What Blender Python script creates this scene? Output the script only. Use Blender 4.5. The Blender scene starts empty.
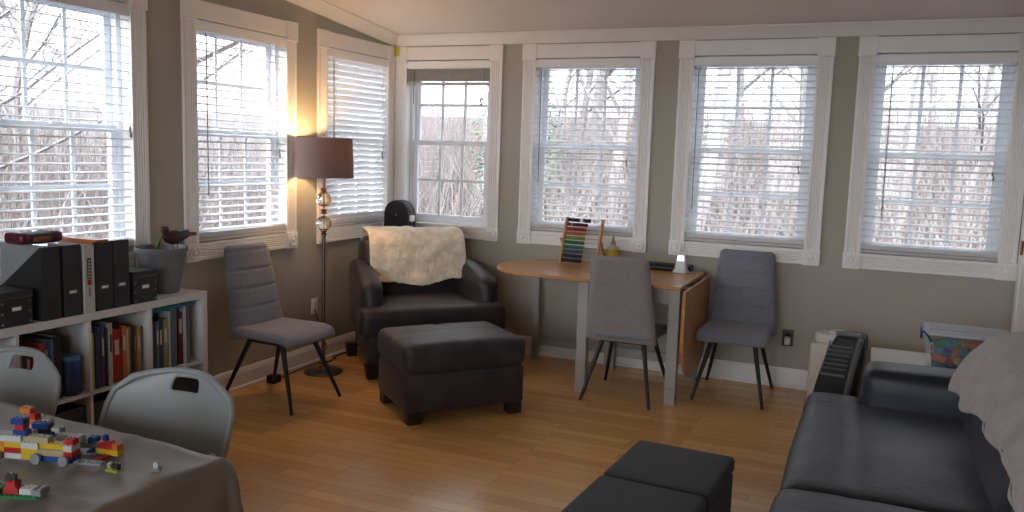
import bpy, bmesh, math, random
from mathutils import Vector, Matrix, Euler, noise
PI = math.pi
random.seed(7)
sc = bpy.context.scene
C = sc.collection

# ---------------------------------------------------------------- camera
CAMP = Vector((3.7814, -6.25, 1.6134)); YAW, PITCH, ROLL, FPX = .4019, .1216, .0316, 844.39
_F = Vector((-math.sin(YAW)*math.cos(PITCH), math.cos(YAW)*math.cos(PITCH), -math.sin(PITCH)))
_R = Vector((math.cos(YAW), math.sin(YAW), 0)); _U = _R.cross(_F)
_R2 = _R*math.cos(ROLL)+_U*math.sin(ROLL); _U2 = -_R*math.sin(ROLL)+_U*math.cos(ROLL)
cd = bpy.data.cameras.new('camera'); cam = bpy.data.objects.new('camera', cd); C.objects.link(cam)
cd.sensor_width = 36; cd.sensor_fit = 'HORIZONTAL'; cd.lens = FPX/1024*36; cd.clip_start = .02; cd.clip_end = 300
M = Matrix((_R2, _U2, -_F)).transposed().to_4x4(); M.translation = CAMP; cam.matrix_world = M
sc.camera = cam
sc.view_settings.view_transform = 'Standard'; sc.view_settings.look = 'None'
sc.view_settings.gamma = 1; sc.view_settings.use_curve_mapping = False
sc.view_settings.exposure = 1.93
sc.cycles.use_denoising = True
sc.cycles.max_bounces = 10; sc.cycles.diffuse_bounces = 6; sc.cycles.transparent_max_bounces = 24
sc.cycles.sample_clamp_indirect = 6

# ---------------------------------------------------------------- world: bright overcast sky
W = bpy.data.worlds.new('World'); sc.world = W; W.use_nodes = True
nt = W.node_tree; nt.nodes.clear()
o_ = nt.nodes.new('ShaderNodeOutputWorld'); b_ = nt.nodes.new('ShaderNodeBackground')
tc = nt.nodes.new('ShaderNodeTexCoord'); sx = nt.nodes.new('ShaderNodeSeparateXYZ'); rp = nt.nodes.new('ShaderNodeValToRGB')
nt.links.new(tc.outputs['Generated'], sx.inputs[0]); nt.links.new(sx.outputs['Z'], rp.inputs[0])
rp.color_ramp.elements[0].color = (.86, .91, .98, 1); rp.color_ramp.elements[1].color = (.80, .90, 1, 1)
nt.links.new(rp.outputs[0], b_.inputs[0])
# sky is made brighter on the side behind the camera, added to fill the room
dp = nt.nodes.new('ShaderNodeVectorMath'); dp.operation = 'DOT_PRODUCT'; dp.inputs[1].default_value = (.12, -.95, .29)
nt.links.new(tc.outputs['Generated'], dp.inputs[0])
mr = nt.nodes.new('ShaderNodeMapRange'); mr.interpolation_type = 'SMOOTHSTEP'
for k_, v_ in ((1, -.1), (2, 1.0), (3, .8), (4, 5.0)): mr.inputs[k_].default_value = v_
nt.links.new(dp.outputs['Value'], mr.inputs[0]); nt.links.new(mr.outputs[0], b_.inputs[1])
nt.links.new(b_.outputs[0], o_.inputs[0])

WZ0, WZ1 = .8993, 2.4545                     # window casing, outer bottom and top
WINS_B = [(.02, .997), (1.1757, 2.2245), (2.4072, 3.4608), (3.6191, 4.655)]     # back wall, casing left and right
WINS_L = [(-1.0758, -.02), (-2.3878, -1.3356), (-3.71, -2.661), (-7.67, -6.62)]   # left wall; the last is out of view, added for fill light
WINS_FILL = [(.55, 1.60), (1.90, 2.95), (3.25, 4.30)]                              # unseen windows added behind the camera to brighten the room
RX, RY = 4.68, -8.2
CW = .105
def portal(loc, rot, w, h):
    l = bpy.data.lights.new('sky_portal', 'AREA'); l.shape = 'RECTANGLE'; l.size = w; l.size_y = h
    l.cycles.is_portal = True
    o = bpy.data.objects.new('sky_portal', l); C.objects.link(o); o.location = loc; o.rotation_euler = rot
for a, b in WINS_B: portal(((a+b)/2, .16, (WZ0+WZ1)/2), (-PI/2, 0, 0), b-a-.2, 1.36)
for a, b in WINS_FILL: portal(((a+b)/2, RY-.16, (WZ0+WZ1)/2), (PI/2, 0, 0), b-a-.2, 1.36)
for a, b in WINS_L: portal((-.16, (a+b)/2, (WZ0+WZ1)/2), (0, -PI/2, 0), 1.36, b-a-.2)

# ---------------------------------------------------------------- materials
MATS = {}
def mat(name, col, rough=.6, metal=0, var=.08, scale=8, bump=0, bscale=60, spec=.5, col2=None, stretch=None, sheen=0, coat=0):
    m = bpy.data.materials.new(name); m.use_nodes = True; n = m.node_tree.nodes; L = m.node_tree.links
    p = n['Principled BSDF']; p.inputs['Roughness'].default_value = rough; p.inputs['Metallic'].default_value = metal
    p.inputs['Specular IOR Level'].default_value = spec
    if sheen: p.inputs['Sheen Weight'].default_value = sheen
    if coat: p.inputs['Coat Weight'].default_value = coat
    t = n.new('ShaderNodeTexCoord'); mp = n.new('ShaderNodeMapping'); L.new(t.outputs['Object'], mp.inputs[0])
    if stretch: mp.inputs['Scale'].default_value = stretch
    nz = n.new('ShaderNodeTexNoise'); nz.inputs['Scale'].default_value = scale; nz.inputs['Detail'].default_value = 4
    L.new(mp.outputs[0], nz.inputs['Vector'])
    r = n.new('ShaderNodeValToRGB'); c2 = col2 or tuple(c*(1-var) for c in col)
    c1 = col if col2 else tuple(min(1, c*(1+var)) for c in col)
    r.color_ramp.elements[0].position = .3; r.color_ramp.elements[1].position = .7
    r.color_ramp.elements[0].color = (*c2, 1); r.color_ramp.elements[1].color = (*c1, 1)
    L.new(nz.outputs[0], r.inputs[0]); L.new(r.outputs[0], p.inputs['Base Color'])
    if bump:
        n2 = n.new('ShaderNodeTexNoise'); n2.inputs['Scale'].default_value = bscale; n2.inputs['Detail'].default_value = 3
        L.new(mp.outputs[0], n2.inputs['Vector'])
        b = n.new('ShaderNodeBump'); b.inputs['Strength'].default_value = bump; b.inputs['Distance'].default_value = .01
        L.new(n2.outputs[0], b.inputs['Height']); L.new(b.outputs[0], p.inputs['Normal'])
    MATS[name] = m; return m
def emis(m, col, s):
    p = m.node_tree.nodes['Principled BSDF']; p.inputs['Emission Color'].default_value = (*col, 1); p.inputs['Emission Strength'].default_value = s
    return m
wall_m = mat('wall_paint', (.40, .375, .315), .75, var=.02, scale=3, bump=.05, bscale=120)
ceil_m = mat('ceiling_paint', (.76, .71, .67), .85, var=.02, scale=2)
trim_m = mat('white_trim', (.84, .815, .79), .45, var=.02)
vinyl_m = mat('window_vinyl', (.80, .84, .90), .35, var=.02)
blind_m = mat('blind_slat', (.86, .86, .87), .4, var=.02)
shelf_m = mat('shelf_laminate', (.55, .54, .53), .4, var=.03)
plast_m = mat('folding_chair_plastic', (.25, .265, .265), .4, var=.03, bump=.04, bscale=200)
fabric_m = mat('chair_fabric', (.20, .205, .24), .85, var=.12, scale=60, bump=.3, bscale=400, sheen=.15)
fabricb_m = mat('chair_back_fabric', (.24, .215, .215), .85, var=.1, scale=60, bump=.3, bscale=400, sheen=.1)
black_m = mat('black_metal', (.022, .02, .022), .4, var=.1, metal=.3)
blackp_m = mat('black_plastic', (.010, .010, .011), .5, var=.1, spec=.3)
brown_m = mat('brown_microfibre', (.026, .019, .022), .48, var=.25, scale=6, bump=.2, bscale=30, spec=.45, sheen=.05)
otto_m = mat('ottoman_microfibre', (.032, .025, .030), .5, var=.3, scale=6, bump=.2, bscale=30, spec=.45, sheen=.06)
sofa_m = mat('sofa_microfibre', (.013, .016, .027), .45, var=.25, scale=6, bump=.2, bscale=30, spec=.45, sheen=.04)
foot_m = mat('dark_wood_foot', (.02, .014, .012), .4, var=.2)
cream_m = mat('cream_fleece', (.86, .76, .61), .95, var=.15, scale=14, bump=1.0, bscale=45, sheen=.4)
grey_thr_m = mat('grey_throw', (.36, .33, .31), .9, var=.1, scale=20, bump=.3, bscale=120, sheen=.2)
charc_m = mat('charcoal_weave', (.032, .034, .042), .9, var=.25, scale=90, bump=.4, bscale=300, sheen=.08)
cloth_m = mat('satin_tablecloth', (.125, .098, .074), .42, var=.06, scale=5, bump=.05, bscale=20, sheen=.1)
wood_m = mat('pine_tabletop', (.50, .235, .075), .42, var=0, col2=(.38, .165, .048), scale=6, stretch=(1, 9, 9), coat=.2)
leaf_m = mat('pine_leaf', (.50, .235, .075), .42, var=0, col2=(.38, .165, .048), scale=6, stretch=(9, 1.5, 9), coat=.2)
legp_m = mat('painted_table_leg', (.36, .345, .32), .5, var=.05)
steel_m = mat('brushed_nickel', (.25, .22, .20), .3, metal=1, var=.08)
brass_m = mat('bronze_collar', (.22, .12, .07), .3, metal=1, var=.1)
box_m = mat('black_card', (.016, .016, .018), .55, var=.2)
lab_m = mat('label_card', (.5, .5, .5), .5, var=.04)
grey_card_m = mat('grey_card', (.26, .27, .28), .6, var=.1)
bind_m = mat('white_binder_cover', (.44, .43, .42), .4, var=.04)
plant_m = mat('grey_planter', (.16, .17, .18), .5, var=.1)
green_m = mat('leaf_green', (.13, .2, .05), .6, var=.3)
bird_m = mat('bird_brown', (.05, .018, .018), .6, var=.3, scale=20)
tan_m = mat('cream_appliance', (.56, .50, .42), .4, var=.03)
offw_m = mat('off_white_plastic', (.66, .63, .59), .35, var=.03)
silv_m = mat('grey_plastic_rim', (.10, .10, .10), .35, var=.1)
wht_m = mat('white_paint', (.78, .78, .78), .35, var=.02)
soil_m = mat('soil', (.03, .02, .015), .9, var=.3)
page_m = mat('paper_pages', (.5, .46, .38), .8, var=.06)
bark_m = mat('bark', (.165, .15, .145), .9, var=.25, scale=12)
ground_m = mat('leaf_litter', (.11, .092, .084), .95, var=0, col2=(.06, .05, .046), scale=3, bump=.3, bscale=5)
brush_m = mat('dry_brush', (.20, .168, .155), .95, var=0, col2=(.135, .113, .105), scale=2)
everg_m = mat('evergreen_needles', (.10, .14, .10), .9, var=.3, scale=4)
LEGO = {}
for nme, c in dict(red=(.42, .01, .012), blue=(.01, .045, .22), yellow=(.60, .40, .02), white=(.55, .55, .53), green=(.02, .20, .05), orange=(.60, .16, .02), grey=(.22, .23, .24), black=(.015, .015, .018), tan=(.42, .34, .19), lime=(.3, .42, .05), teal=(.02, .2, .25), maroon=(.12, .012, .03), purple=(.13, .05, .2)).items():
    LEGO[nme] = mat('plastic_'+nme, tuple(.7*q for q in c), .3, var=.05)

def glassy(name, alpha, rough=.02, col=(1, 1, 1), diff=None):
    m = bpy.data.materials.new(name); m.use_nodes = True; n = m.node_tree.nodes; L = m.node_tree.links; n.clear()
    o = n.new('ShaderNodeOutputMaterial'); mx = n.new('ShaderNodeMixShader'); t = n.new('ShaderNodeBsdfTransparent'); t.inputs[0].default_value = (*col, 1)
    if diff: g = n.new('ShaderNodeBsdfDiffuse'); g.inputs[0].default_value = (*diff, 1)
    else: g = n.new('ShaderNodeBsdfGlossy'); g.inputs['Roughness'].default_value = rough
    mx.inputs[0].default_value = alpha; L.new(t.outputs[0], mx.inputs[1]); L.new(g.outputs[0], mx.inputs[2]); L.new(mx.outputs[0], o.inputs[0])
    MATS[name] = m; return m
glass_m = glassy('window_glass', .015)
clear_m = glassy('clear_plastic', .08, diff=(.7, .75, .82))
tub_m = glassy('clear_lid', .62, diff=(.75, .78, .84))
crystal_m = bpy.data.materials.new('crystal'); crystal_m.use_nodes = True
_p = crystal_m.node_tree.nodes['Principled BSDF']; _p.inputs['Transmission Weight'].default_value = 1; _p.inputs['Roughness'].default_value = .02; _p.inputs['IOR'].default_value = 1.5; _p.inputs['Base Color'].default_value = (.95, .93, .9, 1)
# lampshade: fabric that passes some of the bulb's light
shade_m = bpy.data.materials.new('shade_linen'); shade_m.use_nodes = True
n = shade_m.node_tree.nodes; L = shade_m.node_tree.links; p = n['Principled BSDF']; out = n['Material Output']
tcx = n.new('ShaderNodeTexCoord'); nz = n.new('ShaderNodeTexNoise'); nz.inputs['Scale'].default_value = 90; mp = n.new('ShaderNodeMapping'); mp.inputs['Scale'].default_value = (1, 1, 3)
L.new(tcx.outputs['Object'], mp.inputs[0]); L.new(mp.outputs[0], nz.inputs['Vector'])
r = n.new('ShaderNodeValToRGB'); r.color_ramp.elements[0].color = (.17, .12, .105, 1); r.color_ramp.elements[1].color = (.23, .165, .145, 1); L.new(nz.outputs[0], r.inputs[0])
L.new(r.outputs[0], p.inputs['Base Color']); p.inputs['Roughness'].default_value = .9
tr = n.new('ShaderNodeBsdfTranslucent'); tr.inputs[0].default_value = (.40, .26, .19, 1); ms = n.new('ShaderNodeMixShader'); ms.inputs[0].default_value = .15
L.new(p.outputs[0], ms.inputs[1]); L.new(tr.outputs[0], ms.inputs[2]); L.new(ms.outputs[0], out.inputs[0])
# honey maple strip floor
floor_m = bpy.data.materials.new('maple_floor'); floor_m.use_nodes = True
n = floor_m.node_tree.nodes; L = floor_m.node_tree.links; p = n['Principled BSDF']
t = n.new('ShaderNodeTexCoord'); br = n.new('ShaderNodeTexBrick'); L.new(t.outputs['Object'], br.inputs['Vector'])
br.inputs['Scale'].default_value = 1; br.inputs['Brick Width'].default_value = .72; br.inputs['Row Height'].default_value = .083; br.inputs['Mortar Size'].default_value = .0012
br.inputs['Color1'].default_value = (.82, .48, .19, 1); br.inputs['Color2'].default_value = (.64, .345, .12, 1); br.inputs['Mortar'].default_value = (.26, .12, .045, 1); br.inputs['Bias'].default_value = -.1
br.offset = .37; br.offset_frequency = 3
nz = n.new('ShaderNodeTexNoise'); mp = n.new('ShaderNodeMapping'); mp.inputs['Scale'].default_value = (1.5, 30, 1); L.new(t.outputs['Object'], mp.inputs[0]); L.new(mp.outputs[0], nz.inputs['Vector']); nz.inputs['Scale'].default_value = 2.5; nz.inputs['Detail'].default_value = 5
r = n.new('ShaderNodeValToRGB'); r.color_ramp.elements[0].color = (.78, .74, .70, 1); r.color_ramp.elements[1].color = (1.1, 1.08, 1.05, 1); L.new(nz.outputs[0], r.inputs[0])
mx = n.new('ShaderNodeMix'); mx.data_type = 'RGBA'; mx.blend_type = 'MULTIPLY'; mx.inputs[0].default_value = 1
L.new(br.outputs[0], mx.inputs[6]); L.new(r.outputs[0], mx.inputs[7]); L.new(mx.outputs[2], p.inputs['Base Color'])
p.inputs['Roughness'].default_value = .27; p.inputs['Specular IOR Level'].default_value = .5
bp = n.new('ShaderNodeBump'); bp.inputs['Strength'].default_value = .12; bp.inputs['Distance'].default_value = .002; L.new(br.outputs['Fac'], bp.inputs['Height']); bp.invert = True; L.new(bp.outputs[0], p.inputs['Normal'])

# ---------------------------------------------------------------- mesh helpers
class MB:
    def __init__(s, mtx=None): s.bm = bmesh.new(); s.m = mtx or Matrix.Identity(4)
    def v(s, p): return s.bm.verts.new(s.m @ Vector(p))
    def f(s, vs, mi=0):
        try: f = s.bm.faces.new(vs); f.material_index = mi; return f
        except ValueError: return None
    def box(s, x0, x1, y0, y1, z0, z1, mi=0):
        V = [s.v((x, y, z)) for z in (z0, z1) for y in (y0, y1) for x in (x0, x1)]
        for q in ((0, 2, 3, 1), (4, 5, 7, 6), (0, 1, 5, 4), (2, 6, 7, 3), (0, 4, 6, 2), (1, 3, 7, 5)): s.f([V[i] for i in q], mi)
        return s
    def hexa(s, A, B, mi=0):            # two quads (bottom, top)
        a = [s.v(p) for p in A]; b = [s.v(p) for p in B]
        s.f(a[::-1], mi); s.f(b, mi)
        for i in range(4): s.f([a[i], a[(i+1) % 4], b[(i+1) % 4], b[i]], mi)
        return s
    def prism(s, pts, axis, a, b, mi=0):  # 2-D outline pushed along axis
        def P(u, w, t): return {'x': (t, u, w), 'y': (u, t, w), 'z': (u, w, t)}[axis]
        A = [s.v(P(u, w, a)) for u, w in pts]; B = [s.v(P(u, w, b)) for u, w in pts]; n = len(pts)
        s.f(A[::-1], mi); s.f(B, mi)
        for i in range(n): s.f([A[i], A[(i+1) % n], B[(i+1) % n], B[i]], mi)
        return s
    def tube(s, pts, r, n=8, mi=0, cap=True):
        pts = [Vector(p) for p in pts]; rs = r if isinstance(r, (list, tuple)) else [r]*len(pts); rings = []
        for i, p in enumerate(pts):
            d = (pts[min(i+1, len(pts)-1)]-pts[max(i-1, 0)]); d = d.normalized() if d.length > 1e-9 else Vector((0, 0, 1))
            up = Vector((0, 0, 1)) if abs(d.z) < .95 else Vector((0, 1, 0)); a = d.cross(up).normalized(); b = d.cross(a)
            rings.append([s.v(p+(a*math.cos(2*PI*k/n)+b*math.sin(2*PI*k/n))*rs[i]) for k in range(n)])
        for i in range(len(rings)-1):
            for k in range(n): s.f([rings[i][k], rings[i][(k+1) % n], rings[i+1][(k+1) % n], rings[i+1][k]], mi)
        if cap: s.f(rings[0][::-1], mi); s.f(rings[-1], mi)
        return s
    def lathe(s, prof, n=24, c=(0, 0, 0), mi=0, sy=1, axis='z'):
        c = Vector(c); rings = []
        for r_, z in prof:
            ring = []
            for k in range(n):
                a = 2*PI*k/n; x, y = r_*math.cos(a), r_*math.sin(a)*sy
                ring.append(s.v(c+Vector({'z': (x, y, z), 'y': (x, z, y), 'x': (z, x, y)}[axis])))
            rings.append(ring)
        for i in range(len(rings)-1):
            for k in range(n): s.f([rings[i][k], rings[i][(k+1) % n], rings[i+1][(k+1) % n], rings[i+1][k]], mi)
        s.f(rings[0][::-1], mi); s.f(rings[-1], mi)
        return s
    def soft(s, x0, x1, y0, y1, z0, z1, r=.05, puff=(0, 0, 0), n=12, mi=0, fn=None):
        """rounded box, optionally puffed out along each axis"""
        h = Vector(((x1-x0)/2, (y1-y0)/2, (z1-z0)/2)); c = Vector(((x0+x1)/2, (y0+y1)/2, (z0+z1)/2)); r = min(r, *h)
        inner = Vector((h.x-r, h.y-r, h.z-r)); cache = {}
        def co(t, hh):                       # places loops close to the rounded edges
            k = 3 if n >= 8 else 2
            if t <= k: return -hh+r*(1-math.cos(t/k*PI/2))*1.0
            if t >= n-k: return hh-r*(1-math.cos((n-t)/k*PI/2))
            return -hh+r+(2*hh-2*r)*(t-k)/(n-2*k)
        def pt(i, j, k):
            key = (i, j, k)
            if key in cache: return cache[key]
            p = Vector((co(i, h.x), co(j, h.y), co(k, h.z)))
            q = Vector((max(-inner.x, min(inner.x, p.x)), max(-inner.y, min(inner.y, p.y)), max(-inner.z, min(inner.z, p.z))))
            d = p-q
            if d.length > 1e-9: p = q+d.normalized()*r
            u = p.x/h.x; v = p.y/h.y; w = p.z/h.z
            g = lambda a: max(0, 1-a*a)
            p += Vector((puff[0]*u*g(v)*g(w), puff[1]*v*g(u)*g(w), puff[2]*w*g(u)*g(v)))
            p += c
            if fn: p = Vector(fn(p, u, v, w))
            cache[key] = s.v(p); return cache[key]
        for a in range(n):
            for b in range(n):
                s.f([pt(a, b, n), pt(a+1, b, n), pt(a+1, b+1, n), pt(a, b+1, n)], mi)
                s.f([pt(a, b, 0), pt(a, b+1, 0), pt(a+1, b+1, 0), pt(a+1, b, 0)], mi)
                s.f([pt(a, 0, b), pt(a+1, 0, b), pt(a+1, 0, b+1), pt(a, 0, b+1)], mi)
                s.f([pt(a, n, b), pt(a, n, b+1), pt(a+1, n, b+1), pt(a+1, n, b)], mi)
                s.f([pt(0, a, b), pt(0, a, b+1), pt(0, a+1, b+1), pt(0, a+1, b)], mi)
                s.f([pt(n, a, b), pt(n, a+1, b), pt(n, a+1, b+1), pt(n, a, b+1)], mi)
        return s
    def build(s, name, m, parent=None, smooth=False, bevel=0, seg=2, loc=None):
        bmesh.ops.recalc_face_normals(s.bm, faces=s.bm.faces)
        me = bpy.data.meshes.new(name); s.bm.to_mesh(me); s.bm.free()
        for x in (m if isinstance(m, (list, tuple)) else [m]): me.materials.append(x)
        if smooth:
            for p in me.polygons: p.use_smooth = True
            if smooth != 'all':
                me.update()
                import math as _m
                try: me.set_sharp_from_angle(angle=_m.radians(40))
                except Exception: pass
        o = bpy.data.objects.new(name, me); C.objects.link(o)
        if parent: o.parent = parent
        if loc: o.location = loc
        if bevel:
            b = o.modifiers.new('bevel', 'BEVEL'); b.width = bevel; b.segments = seg; b.limit_method = 'ANGLE'
        return o
def tag(o, label=None, cat=None, group=None, kind=None):
    if label: o['label'] = label
    if cat: o['category'] = cat
    if group: o['group'] = group
    if kind: o['kind'] = kind
    return o
def thing(name, label, cat, loc=(0, 0, 0), rz=0, group=None):
    o = bpy.data.objects.new(name, None); C.objects.link(o); o.location = loc; o.rotation_euler = (0, 0, rz); o.empty_display_size = .1
    return tag(o, label, cat, group)
def struct(name, mb, m, parent=None, **k):
    o = mb.build(name, m, parent, **k)
    if not parent: o['kind'] = 'structure'
    return o
def kids(o): return [c for c in C.objects if c.parent == o]
def copy_tree(o, parent=None):
    c = o.copy(); C.objects.link(c); c.parent = parent
    for ch in kids(o): copy_tree(ch, c)
    return c
def dup(o, loc, rz, label, group=None):
    c = copy_tree(o); c.location = loc; c.rotation_euler = (0, 0, rz); c['label'] = label
    if group: c['group'] = group
    return c

# ================================================================= ROOM
SL = .0933; CZ = 2.545
cz = lambda y: CZ+SL*abs(y)
struct('floor', MB().box(-.14, RX+.14, RY-.14, .14, -.1, 0), floor_m)
b = MB(); b.hexa([(-.14, RY-.14, cz(RY-.14)), (RX+.14, RY-.14, cz(RY-.14)), (RX+.14, .14, CZ-SL*.14), (-.14, .14, CZ-SL*.14)],
                 [(-.14, RY-.14, cz(RY-.14)+.12), (RX+.14, RY-.14, cz(RY-.14)+.12), (RX+.14, .14, CZ-SL*.14+.12), (-.14, .14, CZ-SL*.14+.12)])
struct('ceiling', b, ceil_m)
IN = .09   # rough opening inset from the casing edge
def wall_back():
    b = MB(); z0, z1 = WZ0+IN, WZ1-IN; top = CZ
    b.box(-.14, RX, 0, .14, 0, z0); b.box(-.14, RX, 0, .14, z1, top-.02)
    x = -.14
    for a, c in WINS_B: b.box(x, a+IN, 0, .14, z0, z1); x = c-IN
    b.box(x, RX, 0, .14, z0, z1); return b
struct('wall_back', wall_back(), wall_m)
def wall_left():
    b = MB(); z0, z1 = WZ0+IN, WZ1-IN
    b.box(-.14, 0, RY, 0, 0, z0)
    b.prism([(RY, z1), (0, z1), (0, CZ-.0), (RY, cz(RY)-.0)], 'x', -.14, 0)
    y = 0
    for a, c in WINS_L: b.box(-.14, 0, c-IN, y, z0, z1); y = a+IN
    b.box(-.14, 0, RY, y, z0, z1); return b
struct('wall_left', wall_left(), wall_m)
b = MB(); b.prism([(RY, 0), (.14, 0), (.14, CZ), (0, CZ), (RY, cz(RY))], 'x', RX, RX+.14); struct('wall_right', b, wall_m)
b = MB(); x = -.14
b.box(-.14, RX+.14, RY-.14, RY, 0, WZ0+IN); b.box(-.14, RX+.14, RY-.14, RY, WZ1-IN, cz(RY))
for a, c in WINS_FILL: b.box(x, a+IN, RY-.14, RY, WZ0+IN, WZ1-IN); x = c-IN
b.box(x, RX+.14, RY-.14, RY, WZ0+IN, WZ1-IN); struct('wall_front', b, wall_m)

def bbprof(d=.016):   # baseboard section: (distance from wall, z)
    return [(0, 0), (d+.010, 0), (d+.010, .018), (d, .026), (d, .108), (d-.004, .118), (d-.006, .128), (.004, .1405), (0, .1405)]
struct('baseboard_back', MB().prism([(-u, w) for u, w in bbprof()], 'x', .0, RX), trim_m)
struct('baseboard_left', MB().prism([(u, w) for u, w in bbprof()], 'y', RY, 0), trim_m)
# crown moulding
crown = [(0, -.085), (.012, -.085), (.018, -.07), (.03, -.055), (.055, -.03), (.068, -.018), (.08, -.012), (.08, 0), (0, 0)]
b = MB(); b.prism([(-u, CZ+w+.004) for u, w in crown], 'x', 0, RX); struct('trim_1', b, trim_m, smooth=True)
b = MB(); A = [b.v((u, 0, CZ+w+.002)) for u, w in crown]; B = [b.v((u, RY, cz(RY)+w+.002)) for u, w in crown]
for i in range(len(A)): b.f([A[i], A[(i+1) % len(A)], B[(i+1) % len(A)], B[i]])
b.f(A); b.f(B); struct('trim_2', b, trim_m, smooth=True)
# door casing on the right wall close to the corner, with the door and its hinge
b = MB(); b.box(RX-.02, RX, -.13, -.02, 0, 2.16); b.box(RX-.02, RX, -.98, -.02, 2.06, 2.16); b.box(RX-.02, RX, -1.06, -.95, 0, 2.16)
struct('trim_3', b, trim_m, bevel=.004)
d1 = struct('door_1', MB().box(RX-.012, RX, -.95, -.13, .01, 2.06), trim_m)
for z in (.3, 1.12, 1.85):
    MB().tube([(RX-.02, -.135, z-.045), (RX-.02, -.135, z+.045)], .008).build('hinge', brass_m, d1)

# ----------------------------------------------------------------- windows (local x right, y outward, z up)
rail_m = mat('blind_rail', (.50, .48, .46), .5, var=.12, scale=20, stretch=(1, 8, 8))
def make_window(num, T, W, blind):
    """T: matrix of the window's lower left casing corner on the wall face"""
    H = WZ1-WZ0
    root = bpy.data.objects.new('window_%d' % num, None); C.objects.link(root); root.matrix_world = T; root['kind'] = 'structure'
    # side casings: fluted boards
    def flute(w, n=4):                 # section across a board, depth outwards into the room is -y
        pts = [(0, 0), (0, -.018)]; 
        m = .018; step = (w-2*m)/n
        for i in range(n):
            a = m+i*step
            pts += [(a, -.018), (a+step*.3, -.013), (a+step*.7, -.013)]
        pts += [(w-m, -.018), (w, -.018), (w, 0)]
        return pts
    left = [(x, y) for x, y in flute(CW)]; right = [(W-CW+x, y) for x, y in flute(CW)]
    MB().prism(left, 'z', CW, H-CW).build('side_casing', trim_m, root)
    MB().prism(right, 'z', CW, H-CW).build('side_casing', trim_m, root)
    b = MB(); b.prism([(y, z) for z, y in flute(CW, 5)], 'x', CW, W-CW); b.build('bottom_casing', trim_m, root)
    b = MB(); b.box(CW-.003, W-CW+.003, -.02, 0, H-CW, H); b.build('head_casing', trim_m, root, bevel=.003)
    for x in (0, W-CW):
        b = MB(); b.box(x-.006, x+CW+.006, -.028, 0, H-CW-.012, H+.004); b.box(x-.009, x+CW+.009, -.031, 0, H-CW-.02, H-CW-.012); b.build('top_block', trim_m, root, bevel=.003)
        b = MB(); b.box(x-.005, x+CW+.005, -.026, 0, 0-.005, CW+.003); o = b.build('bottom_block', trim_m, root, bevel=.003)
        cx, czz = x+CW/2, CW/2
        b = MB(); b.lathe([(.042, -.026), (.041, -.034), (.034, -.036), (.030, -.030), (.019, -.030), (.016, -.035), (.008, -.041), (.001, -.041)], 24, (cx, 0, czz), axis='y')
        b.build('rosette', trim_m, o, smooth=True)
    # jamb liner
    x0, x1, z0, z1 = IN, W-IN, IN, H-IN
    b = MB(); t = .015
    b.box(x0, x0+t, 0, .14, z0, z1); b.box(x1-t, x1, 0, .14, z0, z1); b.box(x0+t, x1-t, 0, .14, z1-t, z1); b.box(x0+t, x1-t, 0, .15, z0, z0+t)
    b.build('jamb', trim_m, root)
    x0 += t; x1 -= t; z0 += t; z1 -= t
    fr = .028
    b = MB(); b.box(x0, x0+fr, .062, .138, z0, z1); b.box(x1-fr, x1, .062, .138, z0, z1); b.box(x0+fr, x1-fr, .062, .138, z1-fr, z1); b.box(x0+fr, x1-fr, .062, .138, z0, z0+fr)
    b.build('window_frame', vinyl_m, root, bevel=.002)
    x0 += fr; x1 -= fr; z0 += fr; z1 -= fr; zm = (z0+z1)/2+.0
    for nm, ya, za, zb in (('upper_sash', .104, zm-.02, z1), ('lower_sash', .070, z0, zm+.02)):
        s = .042; yb = ya+.03; rail = .042
        b = MB(); b.box(x0, x0+s, ya, yb, za, zb); b.box(x1-s, x1, ya, yb, za, zb); b.box(x0+s, x1-s, ya, yb, zb-rail, zb); b.box(x0+s, x1-s, ya, yb, za, za+rail)
        o = b.build(nm, vinyl_m, root, bevel=.003)
        gx0, gx1, gz0, gz1 = x0+s, x1-s, za+rail, zb-rail; g = .011
        b = MB()
        for k in (1, 2):
            x = gx0+(gx1-gx0)*k/3; b.box(x-g, x+g, ya+.011, ya+.019, gz0, gz1)
        z = (gz0+gz1)/2; b.box(gx0, gx1, ya+.010, ya+.020, z-g, z+g)
        b.build('grille', vinyl_m, o)
        b = MB(); b.box(gx0-.005, gx1+.005, ya+.022, ya+.025, gz0-.005, gz1+.005); b.build('glass_pane', glass_m, o)
    MB().box((x0+x1)/2-.03, (x0+x1)/2+.03, .055, .07, zm+.008, zm+.024).build('sash_lock', vinyl_m, root, bevel=.003)
    if blind is None: return root
    # blind
    bl = thing('window_blind', blind['label'], 'window blind', group=None); bl.matrix_world = T
    bx0, bx1 = CW-.010, W-CW+.010; top = H-CW-.009
    b = MB(); b.box(bx0+.012, bx1-.012, .002, .047, top-.05, top-.006); b.build('headrail', blind_m, bl, bevel=.002)
    if blind.get('short'): vx1 = bx1-.012
    else: vx1 = bx1
    b = MB(); b.box(bx0+.004, vx1-.004, -.010, -.004, top-.060, top); b.box(bx0+.004, bx0+.010, -.004, .012, top-.060, top); b.build('valance', blind_m, bl, bevel=.002)
    bot = CW+.0
    sd = .048; pitch = .0455
    sb = MB()
    tilt = blind.get('tilt', 12)*PI/180
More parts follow.
